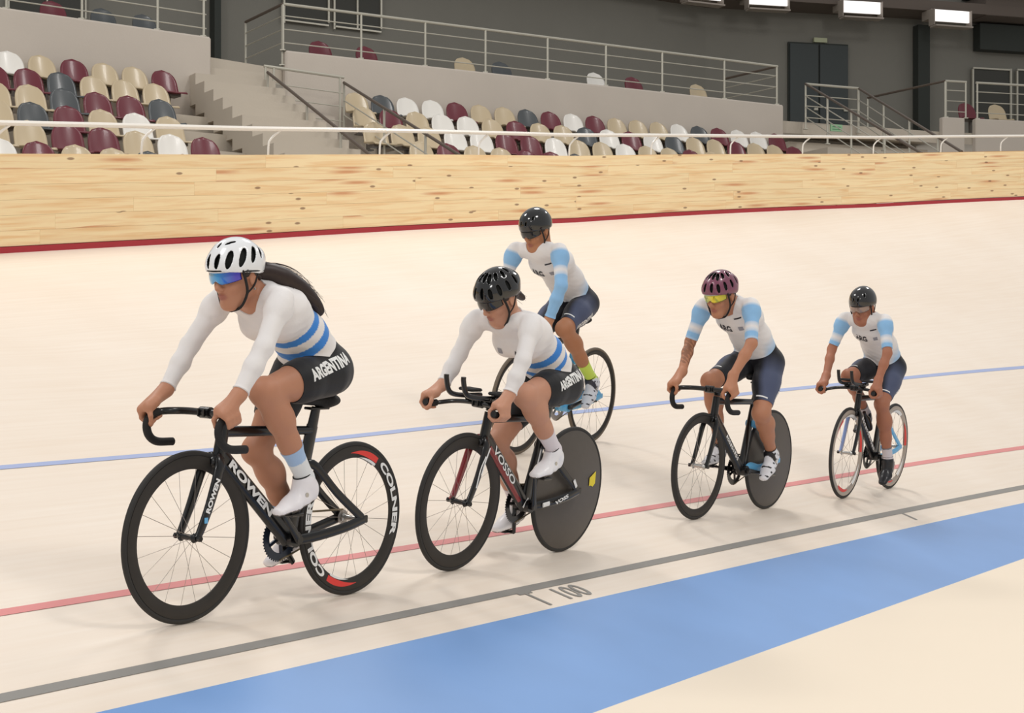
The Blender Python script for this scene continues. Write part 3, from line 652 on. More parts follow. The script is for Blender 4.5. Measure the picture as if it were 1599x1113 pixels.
# ------------------------------------------------------------------ track bicycles
M_carb = mat('black_carbon_gloss', S(10, 10, 12), .30, coat=.3, spec=.4); M_carbm = mat('matt_carbon', S(52, 48, 44), .55, noise=.12, nscale=20, spec=.3); M_rub = mat('tyre_rubber', S(42, 40, 38), .7)
M_rubb = mat('bar_tape_black', S(26, 25, 25), .75, bump=.3, bscale=250); M_alu = mat('brushed_alloy', S(188, 186, 182), .3, metal=.9); M_chain = mat('chain_steel', S(130, 118, 96), .4, metal=.8)
M_spk = mat('spoke_steel', S(150, 140, 132), .35, metal=.6); M_whp = mat('white_decal', S(236, 236, 234), .5); M_redp = mat('red_decal', S(226, 52, 46), .4); M_redf = mat('dark_red_paint', S(132, 24, 34), .3, coat=.5)
M_cyan = mat('sky_blue_paint', S(96, 176, 224), .35, coat=.4); M_yel = mat('yellow_sticker', S(236, 214, 40), .5); M_greyp = mat('grey_rim', S(176, 164, 152), .35, metal=.3); M_lblue = mat('pale_blue_paint', S(140, 162, 214), .35, coat=.4)
M_brn = mat('tan_sidewall', S(110, 98, 84), .7); M_disc = mat('disc_carbon', S(82, 76, 70), .42, noise=.10, nscale=30, spec=.4); M_navyring = mat('dark_blue_ring', S(36, 46, 62), .3, metal=.3)
M_sil = mat('silver_ring', S(170, 164, 160), .35, metal=.5)
BB = (.395, 0, .28)
def arc_text(mb_parent, txt, R, a_mid, c, y, size, sx, bold, m, name='lettering', flip=1):
    v, f = text_mesh(txt, size, bold, sx); out = []
    for a, b in v:
        t = a_mid + a / R; r = R + b - size * .35; out.append((c[0] + r * math.cos(t), y, c[2] + r * math.sin(t)))
    return mesh_obj(name, out, f, m, mb_parent)
def plane_text(parent, txt, O, right, up, size, sx, bold, m, name='lettering'):
    v, f = text_mesh(txt, size, bold, sx); O, right, up = np.array(O, float), nrm(right), nrm(up)
    return mesh_obj(name, [O + right * a + up * (b - size * .36) for a, b in v], f, m, parent)
def wheel(parent, c, R, cfg, steer=0):
    wh = empty('wheel', parent, c); wh.rotation_euler = (0, 0, steer)
    if cfg.get('label'): wh['label'] = cfg['label']
    tr = .0115; mb = MB(); pr = [(math.cos(t) * tr, math.sin(t) * tr) for t in np.linspace(0, 2 * math.pi, 10, endpoint=False)]
    mb.ring((0, 0, 0), R - tr, pr, 96); mb.build('tyre', cfg.get('tyre', M_rub), wh, True)
    if cfg['kind'] == 'disc':
        mb = MB(); n = 96; rr = R - 2 * tr + .004
        prof = [(rr, .009), (rr * .97, .0115), (.06, .030), (.0, .032)]
        for sgn in (1, -1):
            v = [(r * math.cos(t), sgn * y, r * math.sin(t)) for r, y in prof[:3] for t in np.linspace(0, 2 * math.pi, n, endpoint=False)] + [(0, sgn * .032, 0)]
            f = [(i * n + j, i * n + (j + 1) % n, (i + 1) * n + (j + 1) % n, (i + 1) * n + j) for i in range(2) for j in range(n)] + [(2 * n + j, 2 * n + (j + 1) % n, 3 * n) for j in range(n)]
            mb.add(v, f)
        mb.build('disc', M_disc, wh, True)
        mb = MB(); mb.tube([(0, -.045, 0), (0, .045, 0)], .018, 16); mb.build('hub', M_alu, wh, True)
        if cfg.get('sticker'):
            s0 = np.array([-.235, .0, .035]); y = .0245
            o = mesh_obj('sticker', [(-.175, y + .0015, .055), (-.245, y - .006, .088), (-.25, y - .0065, .02), (-.222, y - .003, .004), (-.20, y - .002, .012), (-.18, y, .010)], [(0, 1, 2, 3, 4, 5)], M_yel, wh); o['label'] = 'yellow sticker on the disc'
        return wh
    d = cfg.get('depth', .05); ro = R - 2 * tr + .003; ri = ro - d
    mb = MB(); w2 = .0125
    mb.ring((0, 0, 0), 0, [(ro, w2 * .75), (ro - .012, w2), (ri + .016, w2 * .85), (ri, .003), (ri, -.003), (ri + .016, -w2 * .85), (ro - .012, -w2), (ro, -w2 * .75)], 96)
    mb.build('rim', cfg.get('rim', M_carbm), wh, True)
    mb = MB(); mb.tube([(0, -.05, 0), (0, -.035, 0), (0, -.03, 0), (0, .03, 0), (0, .035, 0), (0, .05, 0)], [.012, .02, .012, .012, .02, .012], 14); mb.build('hub', cfg.get('hub', M_alu), wh, True)
    ns = cfg.get('spokes', 20); me = {}
    for sd in (1, -1):
        b = MB(); a = np.array((.017, sd * .03, 0)); e = np.array((ri + .004, sd * .002, 0)); b.tube([a, e], .0011, 4); _o = b.build('spoke', M_spk); me[sd] = _o.data; bpy.data.objects.remove(_o)
    for k in range(ns):
        o = bpy.data.objects.new('spoke', me[1 if k % 2 else -1]); C.objects.link(o); o.parent = wh; o.rotation_euler = (0, -(2 * math.pi * (k + .3) / ns), 0)
    yy = w2 * .93 + .0006
    if cfg.get('arc'):                                  # red swooshes and lettering on the near rim face
        for a0, a1, m_, r0, r1 in cfg['arc']:
            n = 20; v = []; 
            for i in range(n + 1):
                t = math.radians(a0 + (a1 - a0) * i / n); k_ = math.sin(math.pi * min(1, i / n * .62 + .0)) if True else 1; hw = (r1 - r0) / 2 * max(.08, k_); rm = (r0 + r1) / 2
                for r in (rm - hw, rm + hw): v.append((r * math.cos(t), yy + .0003 - .0 + (0 if r > ri + .016 else -.0045 * (ri + .016 - r) / .016), r * math.sin(t)))
            o = mesh_obj('stripe', v, [(2 * i, 2 * i + 1, 2 * i + 3, 2 * i + 2) for i in range(n)], m_, wh)
            o2 = mesh_obj('stripe', [(a_, -b_, c_) for a_, b_, c_ in v], [(2 * i, 2 * i + 1, 2 * i + 3, 2 * i + 2) for i in range(n)], m_, wh)
    for txt, am, size, sx, bold in cfg.get('txt', []):
        arc_text(wh, txt, (ro + ri) / 2 + .002, math.radians(am), (0, 0, 0), yy + .0012, size, sx, bold, M_whp)
    return wh
def aero(mb, a, b, d0, d1, w0, w1, n=14):
    """aero tube between a and b: d = depth in the bike plane, w = width across"""
    P = [np.array(a, float) * (1 - t) + np.array(b, float) * t for t in np.linspace(0, 1, 5)]
    mb.tube(P, [d0 / 2 + (d1 - d0) / 2 * t for t in np.linspace(0, 1, 5)], n, side=(0, 1, 0), ry=[w0 / 2 + (w1 - w0) / 2 * t for t in np.linspace(0, 1, 5)])
def bicycle(key, cfg):
    q = FR[key]; R = q[7]; bk = empty('track_bicycle'); bk.matrix_world = frame_of(q); tag(bk, cfg['label'], 'bicycle', 'track bicycles'); WB = .965; st = math.radians(q[6])
    M1 = cfg.get('front', M_carb); M2 = cfg.get('rear', M1); sdz = cfg.get('seat', .87)
    mb = MB(); aero(mb, (.822, 0, .60), (.795, 0, .765), .062, .052, .046, .044)
    aero(mb, (.82, 0, .655), (BB[0] + .005, 0, BB[2]), .072, .080, .042, .048)
    aero(mb, (.80, 0, .735), (.285, 0, .725), .046, .036, .038, .032)
    aero(mb, (BB[0], 0, BB[2]), (.275, 0, .745), .085, .066, .036, .028)
    mb.tube([(BB[0], -.045, BB[2]), (BB[0], .045, BB[2])], .034, 18)
    fr = mb.build('frame', M1, bk, True)
    mb = MB()
    for s in (1, -1):
        mb.tube(smooth_path([(.37, s * .024, .272), (.25, s * .045, .285), (.10, s * .062, .31), (-.012, s * .062, R)], 4), .022, 12, side=(0, 1, 0), ry=.0085)
        mb.tube(smooth_path([(.325, s * .018, .585), (.28, s * .036, .575), (.16, s * .052, .46), (.0, s * .062, R + .008)], 4), .020, 12, side=(0, 1, 0), ry=.0085)
        mb.box((-.008, s * .062, R), (.06, .012, .034), bev=.004)
    mb.build('rear_stay', M2, fr, True)
    mb = MB(); aero(mb, (.278, 0, .73), (.255, 0, sdz - .045), .062, .052, .024, .022); mb.box((.25, 0, sdz - .048), (.12, .044, .012), bev=.004); mb.build('seat_post', cfg.get('post', M_carb), bk, True)
    # saddle: one smooth solid
    pr_ = [cone((.175, .0, sdz - .014), (.21, 0, sdz - .012), .028, .032, .02, (0, 1, 0), 2.2), cone((.21, 0, sdz - .012), (.38, 0, sdz - .016), .030, .014, .03, (0, 1, 0), 1.35)]
    V, Q = solid([pr_], .006); mesh_obj('saddle', V, Q, cfg.get('saddle', M_rubb), bk, smooth=True)
    mb = MB()
    for s in (1, -1):
        mb.tube(smooth_path([(.828, s * .010, .635), (.842, s * .036, .625), (.862, s * .047, .58), (.91, s * .05, .45), (.955, s * .05, .36), (WB, s * .05, R)], 4), [.030] * 9 + [.026] * 4 + [.022] * 4 + [.017] * 4, 12, side=(0, 1, 0), ry=[.012] * 13 + [.010] * 8) if s == 1 and not cfg.get('forkL') or s == -1 and not cfg.get('forkR') else None
    fk = empty('fork', bk)
    for s in (1, -1):
        b = MB(); pts = smooth_path([(.826, s * .010, .628), (.842, s * .036, .622), (.862, s * .047, .58), (.905, s * .05, .46), (.945, s * .05, .37), (WB, s * .05, R)], 4); k = len(pts)
        b.tube(pts, np.linspace(.031, .016, k), 12, side=(0, 1, 0), ry=np.linspace(.014, .010, k)); b.build('fork_blade', cfg.get('forkL' if s == 1 else 'forkR', M1), fk, True)
    b = MB(); b.tube([(WB, -.07, R), (WB, .07, R)], .0085, 10); b.tube([(WB, .058, R), (WB, .07, R)], .012, 6); b.tube([(WB, -.07, R), (WB, -.058, R)], .012, 6); b.build('axle', M_carb, fk, True)
    b = MB(); b.box((.838, 0, .622), (.07, .06, .045), bev=.012); b.build('fork_crown', M_carb, fk, True)
    b = MB(); b.tube([(.793, 0, .77), (.786, 0, .812)], .021, 14); b.tube(smooth_path([(.786, 0, .797), (.84, 0, .806), (.895, 0, .812)], 3), [.021, .020, .019, .018, .018, .017, .017], 12); b.tube([(.895, -.026, .812), (.895, .026, .812)], .023, 14)
    for s in (-.015, .015): b.box((.921, s, .812), (.008, .006, .030))
    b.build('stem', cfg.get('stem', M_carb), bk, True)
    # bars
    bw = cfg.get('bw', .185); hb = empty('handlebar', bk)
    if cfg['bar'] == 'drop':
        for s in (1, -1):
            P = smooth_path([(.895, s * .02, .812), (.895, s * .09, .812), (.905, s * .145, .810), (.945, s * bw, .806), (.995, s * (bw + .005), .795), (1.018, s * (bw + .008), .760), (1.005, s * (bw + .01), .715), (.96, s * (bw + .012), .688), (.875, s * (bw + .014), .684)], 6)
            cut = 20; b = MB(); b.tube(P[:cut + 1], .0145, 12); b.build('bar_top', cfg.get('bartop', M_carb), hb, True); b = MB(); b.tube(P[cut:], .0165, 12); b.build('bar_drop', M_rubb, hb, True)
    else:
        for s in (1, -1):
            P = smooth_path([(.895, s * .0, .812), (.90, s * .09, .808), (.915, s * .15, .800), (.96, s * .192, .788), (1.02, s * .200, .786), (1.05, s * .201, .792)], 6)
            b = MB(); b.tube(P[:20], .016, 12, side=(0, 0, 1), ry=.011); b.build('base_bar', M_carb, hb, True); b = MB(); b.tube(P[19:], .0165, 12); b.build('grip', M_rubb, hb, True)
            b = MB(); b.tube(smooth_path([(.80, s * .06, .842), (.92, s * .058, .842), (1.03, s * .052, .850), (1.08, s * .05, .872), (1.105, s * .05, .925), (1.108, s * .05, .945)], 5), .0125, 10); b.build('aero_extension', M_carb, hb, True)
            b = MB(); b.tube([(.885, s * .06, .80), (.885, s * .06, .845)], .012, 8); b.box((.885, s * .06, .832), (.04, .04, .028), bev=.006); b.build('clamp', M_carb, hb, True)
            b = MB(); b.box((.85, s * .088, .866), (.095, .085, .016), bev=.007); b.build('arm_pad', M_rubb, hb, True)
    # drivetrain (right side)
    ca = math.radians(cfg['crank']); cl = .168; d = np.array([math.cos(ca), 0, math.sin(ca)]); Bc = np.array(BB)
    b = MB(); ro_ = .098
    b.ring(BB, 0, [(ro_, -.044), (ro_, -.048), (.066, -.048), (.066, -.044)], 60)
    for k in range(5):
        t = ca + 2 * math.pi * k / 5; e = Bc + np.array([math.cos(t) * .07, -.046, math.sin(t) * .07]); b.tube([Bc + [0, -.046, 0], e], .008, 6)
    for k in range(46):
        t = 2 * math.pi * k / 46; b.box((BB[0] + math.cos(t) * (ro_ + .002), -.046, BB[2] + math.sin(t) * (ro_ + .002)), (.006, .003, .006))
    b.build('chainring', cfg.get('ring', M_carb), bk)
    b = MB(); b.tube([(0, -.046, R), (0, -.042, R)], .032, 20); b.build('sprocket', M_sil, bk)
    b = MB()
    for s in (1, -1): b.tube([(BB[0], -.044, BB[2] + s * ro_), (0, -.044, R + s * .033)], .0045, 6, side=(0, 1, 0), ry=.0035)
    b.build('chain', M_chain, bk)
    for s in (1, -1):
        cr = empty('crank', bk); P0 = Bc + [0, s * .058, 0]; P1 = Bc + s * d * cl + [0, s * .072, 0]
        b = MB(); b.tube([P0, P0 * .5 + P1 * .5, P1], [.019, .015, .013], 12, side=(0, 1, 0), ry=[.010, .008, .007]); b.tube([Bc + [0, s * .04, 0], P0 + [0, s * .01, 0]], .017, 14); b.build('crank_arm', cfg.get('crankm', M_carb), cr, True)
        b = MB(); b.tube([P1, P1 + [0, s * .03, 0]], .007, 8); b.box(tuple(P1 + [.0, s * .055, 0]), (.075, .055, .014), bev=.004); b.build('pedal', M_carb, cr)
    wheel(bk, (WB, 0, R), R, cfg['fw'], -st); wheel(bk, (0, 0, R), R, cfg['rw'])
    return bk, fr, fk
def on_tube(a, b, t): return np.array(a, float) * (1 - t) + np.array(b, float) * t
DT0, DT1 = (.82, 0, .655), (.40, 0, .28); dtd = nrm(np.array(DT1) - np.array(DT0)); dtu = nrm(np.array([-dtd[2] * -1, 0, dtd[0] * -1])); dtu = np.array([dtd[2], 0, -dtd[0]]); dtu = dtu if dtu[2] > 0 else -dtu
def dt_text(fr, txt, t, size, sx, bold, m, y=.0235):
    o = plane_text(fr, txt, on_tube(DT0, DT1, t) + np.array([0, y, 0]), dtd, dtu, size, sx, bold, m)
    return o
def marks(fr, t0, t1, h_, n):
    rs = random.Random(n); mb = MB()          # worn white maker's marks, too blurred in the photo to read
    for k in range(n):
        t = t0 + (t1 - t0) * (k + .5) / n; L_ = (t1 - t0) / n * .5625 * rs.uniform(.55, .75); c_ = on_tube(DT0, DT1, t) + np.array([0, .0225, 0]) + dtu * rs.uniform(-.002, .002)
        mb.box(tuple(c_), (L_, .0015, h_ * rs.uniform(.8, 1)), np.stack([dtd, Y_, dtu], 1), bev=.0005)
        if k % 3: mb.box(tuple(c_ + [0, .001, 0]), (L_ * .3, .001, h_ * .45), np.stack([dtd, Y_, dtu], 1), m=1)
    mb.build('decal', M_whp, fr, mats=[M_whp, M_carb])
Y_ = np.array([0, 1., 0])
deep = dict(kind='spoked', depth=.052, spokes=20, hub=M_carb)
cn = dict(kind='spoked', depth=.052, spokes=20, label='rear wheel with red swooshes and white lettering', arc=[(84, 122, M_redp, .272, .300), (262, 302, M_redp, .272, .300), (96, 122, M_whp, .259, .270), (272, 300, M_whp, .259, .270)], txt=[('COLNER', 163, .046, 2.0, .002), ('COLNER', 343, .046, 2.0, .002)])
bk, fr, fk = bicycle('a', dict(label='black track bicycle ridden by the leader in a white helmet', bar='drop', crank=46, fw=deep, rw=cn, ring=M_navyring, seat=.865))
dt_text(fr, 'ROWEN', .40, .044, 2.05, .002, M_whp, .0265)
fa, fb_ = np.array((.862, 0, .58)), np.array((.945, 0, .37)); o = plane_text(fk, 'ROWEN', (fa + fb_) / 2 + [0, .0645, .02], fa - fb_, [.93, 0, .37], .030, 1.25, .0015, M_whp)
b = MB(); b.box((.933, .0625, .402), (.016, .003, .022)); b.build('decal', M_cyan, fk)
bk, fr, fk = bicycle('b', dict(label='black and dark red track bicycle with a solid disc rear wheel and white frame lettering', bar='aero', crank=75, fw=dict(kind='spoked', depth=.058, spokes=20, hub=M_carb), rw=dict(kind='disc', sticker=True, label='solid grey disc wheel with a yellow sticker'), forkR=M_redf, seat=.835))
dt_text(fr, 'VOSSO', .42, .050, 1.75, .001, M_whp)
b = MB(); P_ = [on_tube(DT0, DT1, t) + np.array([0, 0, 0]) - dtu * .017 for t in (.12, .5, .88)]; b.tube(P_, .020, 10, side=(0, 1, 0), ry=.0225); o = b.build('red_panel', M_redf, fr, True)
b = MB(); b.tube([on_tube(DT0, DT1, .955) - dtu * .03 + [0, .0235, 0], on_tube(DT0, DT1, .955) + dtu * .03 + [0, .0235, 0]], .007, 6, side=(0, 1, 0), ry=.002); b.build('decal', M_whp, fr)
plane_text(fr, 'VOSS', (.155, .0725, .305), (-1, 0, .27), (.27, 0, 1), .027, 1.9, .001, M_whp)
b = MB(); b.tube([(.30, .052, .28), (.25, .058, .288)], .012, 8, side=(0, 1, 0), ry=.004); b.build('decal', M_whp, fr)
for s in (1,):
    for (p0, p1, p2) in (((.842, .062, .60), (.875, .064, .53), (.895, .0635, .47)), ((.872, .0635, .56), (.905, .0635, .50), (.925, .063, .41))):
        b = MB(); b.tube(smooth_path([p0, p1, p2], 4), .0045, 6, side=(0, 1, 0), ry=.002); b.build('decal', M_whp, fk)
b = MB(); b.tube([(.29, .016, .70), (.36, .019, .42)], .006, 6, side=(0, 1, 0), ry=.002); b.build('decal', M_whp, fr)
b = MB(); b.tube([(.055, .0715, .40), (.025, .0715, .362)], .010, 8, side=(0, 1, 0), ry=.002); b.build('decal', M_whp, fr)
bk, fr, fk = bicycle('c', dict(label='light blue track bicycle high on the banking behind the second rider', bar='drop', bw=.160, crank=166, fw=dict(kind='spoked', depth=.03, spokes=22, tyre=M_brn), rw=dict(kind='spoked', depth=.03, spokes=22, tyre=M_brn, txt=[('MICH', 150, .02, 1.5, .001)]) | dict(txt=[]), front=M_cyan, rear=M_cyan, ring=M_sil, seat=.885))
b = MB(); aero(b, (.80, 0, .7365), (.285, 0, .7265), .050, .040, .042, .036); b.build('top_tube_cover', M_carb, fr, True)
bk, fr, fk = bicycle('d', dict(label='black track bicycle with light blue stays and a plain disc rear wheel', bar='drop', crank=187, fw=dict(kind='spoked', depth=.045, spokes=18), rw=dict(kind='disc', label='solid dark disc wheel'), rear=M_cyan, seat=.90))
marks(fr, .36, .80, .024, 9)
b = MB(); b.tube(smooth_path([(.30, 0, .66), (.29, 0, .61), (.24, 0, .56)], 3), [.03, .03, .03, .028, .026, .02, .015], 10, side=(0, 1, 0), ry=.018); b.build('stay_bridge', M_cyan, fr, True)
b = MB(); b.tube(smooth_path([(.40, .030, .275), (.33, .034, .30), (.25, .045, .295), (.14, .058, .315)], 4), [.022, .030, .036, .036, .034, .032, .030, .028, .024, .02, .018, .016, .012], 12, side=(0, 1, 0), ry=.012); b.build('stay_cover', M_cyan, fr, True)
rimd = dict(kind='spoked', depth=.045, spokes=16, rim=M_greyp, arc=[(20, 62, M_redp, .262, .292), (140, 182, M_redp, .262, .292), (260, 302, M_redp, .262, .292), (70, 120, M_whp, .262, .285), (200, 240, M_whp, .262, .285), (310, 350, M_whp, .262, .285)])
bk, fr, fk = bicycle('e', dict(label='black track bicycle with blue fork blade and red and silver rims, last in line', bar='aero', crank=-80, fw=rimd, rw=rimd, rear=M_cyan, forkR=M_lblue, seat=.87))
marks(fr, .16, .86, .026, 11)
b = MB(); b.tube([(.645, 0, .605), (.615, 0, .575), (.55, 0, .51), (.535, 0, .495)], [.012, .030, .032, .028], 14); b.tube([(.665, 0, .625), (.645, 0, .605)], .014, 10); b.build('drinks_bottle', M_carb, bk, True)
# ------------------------------------------------------------------ riders
M_shoe = attr_mat('shoe_upper', .35, bump=.03, coat=.2); M_helm = {}
M_hair = mat('dark_brown_hair', S(46, 32, 28), .45, noise=.3, nscale=60, spec=.4); M_strap = mat('black_strap', S(24, 22, 22), .7); M_liner = mat('helmet_liner', S(22, 24, 22), .9)
M_eye = mat('eye_white', S(225, 218, 210), .2); M_iris = mat('dark_iris', S(40, 26, 20), .2)
Y3 = np.array([0, 1., 0])
def wrap_text(tree_v, tree_f, txt, O, right, up, size, sx, bold, m, parent, lift=.0018, name='lettering'):
    bvh = BVHTree.FromPolygons([tuple(p) for p in tree_v], [tuple(int(i) for i in q) for q in tree_f]); v, f = text_mesh(txt, size, bold, sx)
    right = nrm(right); up = np.array(up, float); up = nrm(up - right * (up @ right)); n = np.cross(right, up); out = []; ok = 0
    for a, b in v:
        p = np.array(O, float) + right * a + up * (b - size * .36); hit = bvh.ray_cast(Vector(p + n * .15), Vector(-n), .35)
        if hit[0] is None: out.append(tuple(p)); continue
        ok += 1; q = np.array(hit[0]) + np.array(n) * lift; out.append(tuple(q))
    return mesh_obj(name, out, f, m, parent)
def helmet(body, Rh, Cn, sc_, cfg):
    """built in head space (x forward, y left, z up), moved to the head"""
    T = lambda V: (V * sc_) @ Rh.T + Cn
    kind = cfg['kind']; back = .148 if kind != 'aero' else .150
    outer = [ell((.006, 0, .048), (.117, .093, .108), k=.02), ell((-.036, 0, .040), (.092, .088, .100), k=.03)]
    if kind != 'aero': outer += [cone((.085, .0, .06), (-.10, 0, .065), .028, .028, .04, (0, 1, 0), 1.6)]
    cuts = [ell((-.004, 0, .036), (.1125, .0865, .0985), k=.004, cut=True), ell((-.036, 0, .034), (.088, .082, .092), k=.004, cut=True)]
    # lower rim: brow, ears, nape
    cuts += [cone((.25, 0, -.060), (.02, 0, -.098), .12, .12, .004, (0, 1, 0), 3.0, cut=True), cone((.02, 0, -.105), (-.30, 0, -.150), .12, .12, .01, (0, 1, 0), 3.0, cut=True)]
    def surf(az, el_, r=1.0):
        a, e = math.radians(az), math.radians(el_); d = np.array([math.cos(a) * math.cos(e), math.sin(a) * math.cos(e), math.sin(e)]); c = np.array([-.012, 0, .042]); R_ = np.array([.126, .094, .110])
        return c + d * R_ * r
    vts = []
    def vent(a0, e0, a1, e1, w_, long=1.0):
        p0, p1 = surf(a0, e0), surf(a1, e1); m_ = (p0 + p1) / 2; rd = nrm((m_ - np.array([-.012, 0, .042])) / np.array([.126, .094, .110]) ** 2); t_ = nrm(p1 - p0); t_ = nrm(t_ - rd * (t_ @ rd)); R_ = np.stack([rd, t_, np.cross(rd, t_)], 1)
        vts.append(ell(m_ + rd * .002, (.060, np.linalg.norm(p1 - p0) / 2 * long, w_), R_, .002, True))
    for s in (1, -1):
        if kind == 'road':
            for v_ in ((10, 3, 15, 33, .0100), (32, 2, 44, 38, .0130), (58, 4, 78, 40, .0130), (86, 8, 108, 40, .0115), (114, 12, 132, 36, .0090)): vent(s * v_[0], v_[1], s * v_[2], v_[3], v_[4], 1.05)
            for v_ in ((20, 52, 62, 62, .0055), (128, 58, 150, 66, .0110), (150, 28, 142, 50, .0085), (168, 10, 164, 30, .0085)): vent(s * v_[0], v_[1], s * v_[2], v_[3], v_[4])
        elif kind == 'ribbed':
            for v_ in ((13, 4, 12, 34, .0085), (12, 42, 14, 74, .0080), (36, 2, 33, 30, .0095), (33, 38, 36, 68, .0085), (60, 4, 57, 34, .0100), (58, 42, 66, 68, .0085), (86, 6, 86, 34, .0100), (88, 42, 104, 66, .0085), (114, 8, 118, 36, .0095), (120, 44, 138, 66, .0080), (146, 8, 150, 38, .0085)): vent(s * v_[0], v_[1], s * v_[2], v_[3], v_[4], .98)
        else:
            for v_ in ((10, 16, 12, 32, .0045), (40, 30, 44, 46, .0045), (155, 14, 150, 36, .0070)): vent(s * v_[0], v_[1], s * v_[2], v_[3], v_[4])
    if kind == 'road': vent(-26, 0, 26, 0, .0034); vent(0, 44, 0, 60, .0055)
    V, Q = solid([outer + cuts + vts], cfg.get('h', .0032), it=2)
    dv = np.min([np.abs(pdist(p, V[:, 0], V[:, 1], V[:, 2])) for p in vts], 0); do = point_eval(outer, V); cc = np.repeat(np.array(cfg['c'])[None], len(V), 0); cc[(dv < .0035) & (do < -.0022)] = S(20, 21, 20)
    h = mesh_obj('helmet', T(V), Q, cfg['m'], body, smooth=True, attr=cc); h['label'] = cfg['label']
    V, Q = solid([[ell((-.004, 0, .036), (.1130, .0870, .0990)), ell((-.008, 0, .03), (.099, .077, .087), k=.004, cut=True), cone((.25, 0, -.055), (-.30, 0, -.125), .12, .12, .004, (0, 1, 0), 3.0, cut=True)]], .004, it=1)
    mesh_obj('liner', T(V), Q, M_liner, h, smooth=True)
    b = MB()
    for s in (1, -1):
        b.tube(T(smooth_path([(.045, s * .084, .035), (.035, s * .084, -.01), (.030, s * .078, -.06), (.045, s * .050, -.112), (.05, 0, -.128)], 4)), .0058 * sc_, 6)
        b.tube(T(smooth_path([(-.045, s * .082, .02), (-.01, s * .086, -.03), (.030, s * .078, -.06)], 4)), .0035 * sc_, 6)
    b.build('chin_strap', M_strap, h, True)
    if cfg.get('trim'):
        P = []
        b = MB(); b.tube(T(smooth_path([surf(125, -16, 1.0), surf(95, -11, 1.01), surf(70, -7, 1.01), surf(35, -2, 1.01), surf(0, -1, 1.01), surf(-35, -2, 1.01), surf(-70, -7, 1.01), surf(-95, -11, 1.01), surf(-125, -16, 1.0)], 4)), .0035, 6); b.build('rim_trim', cfg['trim'], h, True)
        wrap_text(T(V), Q, 'CRONO', T(surf(92, -3, 1.0)), -Rh[:, 0] + Rh[:, 2] * .25, Rh[:, 2], .022, 1.3, .0006, M_strap, h, .0012)
    return h, T
def glasses(body, T, cfg):
    gl = []; nu, nv = 28, 8; Vv = []; 
    for i in range(nu + 1):
        a = math.radians(-72 + 144 * i / nu)
        for j in range(nv + 1):
            t = j / nv; drop = .050 * (1 - .30 * (abs(a) / 1.25) ** 1.6); nose = .016 * math.exp(-(math.degrees(a) / 9.0) ** 2)
            z = .035 - t * (drop - nose)
            Vv.append((.018 + .096 * math.cos(a) + .004 * math.sin(t * 3.1), .083 * math.sin(a), z))
    k = nv + 1; f = [(i * k + j, (i + 1) * k + j, (i + 1) * k + j + 1, i * k + j + 1) for i in range(nu) for j in range(nv)]
    me = bmesh.new(); vs = [me.verts.new(p) for p in T(np.array(Vv))]
    for q in f: me.faces.new([vs[i] for i in q]).smooth = True
    bmesh.ops.recalc_face_normals(me, faces=me.faces); bmesh.ops.solidify(me, geom=me.faces[:], thickness=.0025)
    m = bpy.data.meshes.new('lens'); me.to_mesh(m); me.free()
    g = empty('sunglasses', body); g['label'] = cfg['glab']
    lens = bpy.data.objects.new('lens', m); C.objects.link(lens); lens.parent = g; m.materials.append(cfg['lens'])
    b = MB(); top = [Vv[i * k] for i in range(nu + 1)]; b.tube(T(np.array(top) + [.001, 0, .002]), .0040, 6)
    for s in (1, -1): b.tube(T(smooth_path([(.048, s * .080, .032), (.0, s * .083, .028), (-.03, s * .082, .022)], 3)), .0026, 6)
    b.build('glasses_frame', cfg['gframe'], g, True)
def lens_mat(name, c1, c2, c3, rough=.12, metal=.6):
    m = mat(name, c1, rough, metal, coat=.6); nt = m.node_tree; tc = nt.nodes.new('ShaderNodeTexCoord'); sp = nt.nodes.new('ShaderNodeSeparateXYZ'); cr = nt.nodes.new('ShaderNodeValToRGB')
    nt.links.new(tc.outputs['Generated'], sp.inputs[0]); nt.links.new(sp.outputs[1], cr.inputs[0]); e = cr.color_ramp.elements
    e[0].position = .15; e[0].color = (*c1, 1); e[1].position = .95; e[1].color = (*c3, 1); q = e.new(.6); q.color = (*c2, 1); nt.links.new(cr.outputs[0], nt.nodes['Principled BSDF'].inputs['Base Color']); return m
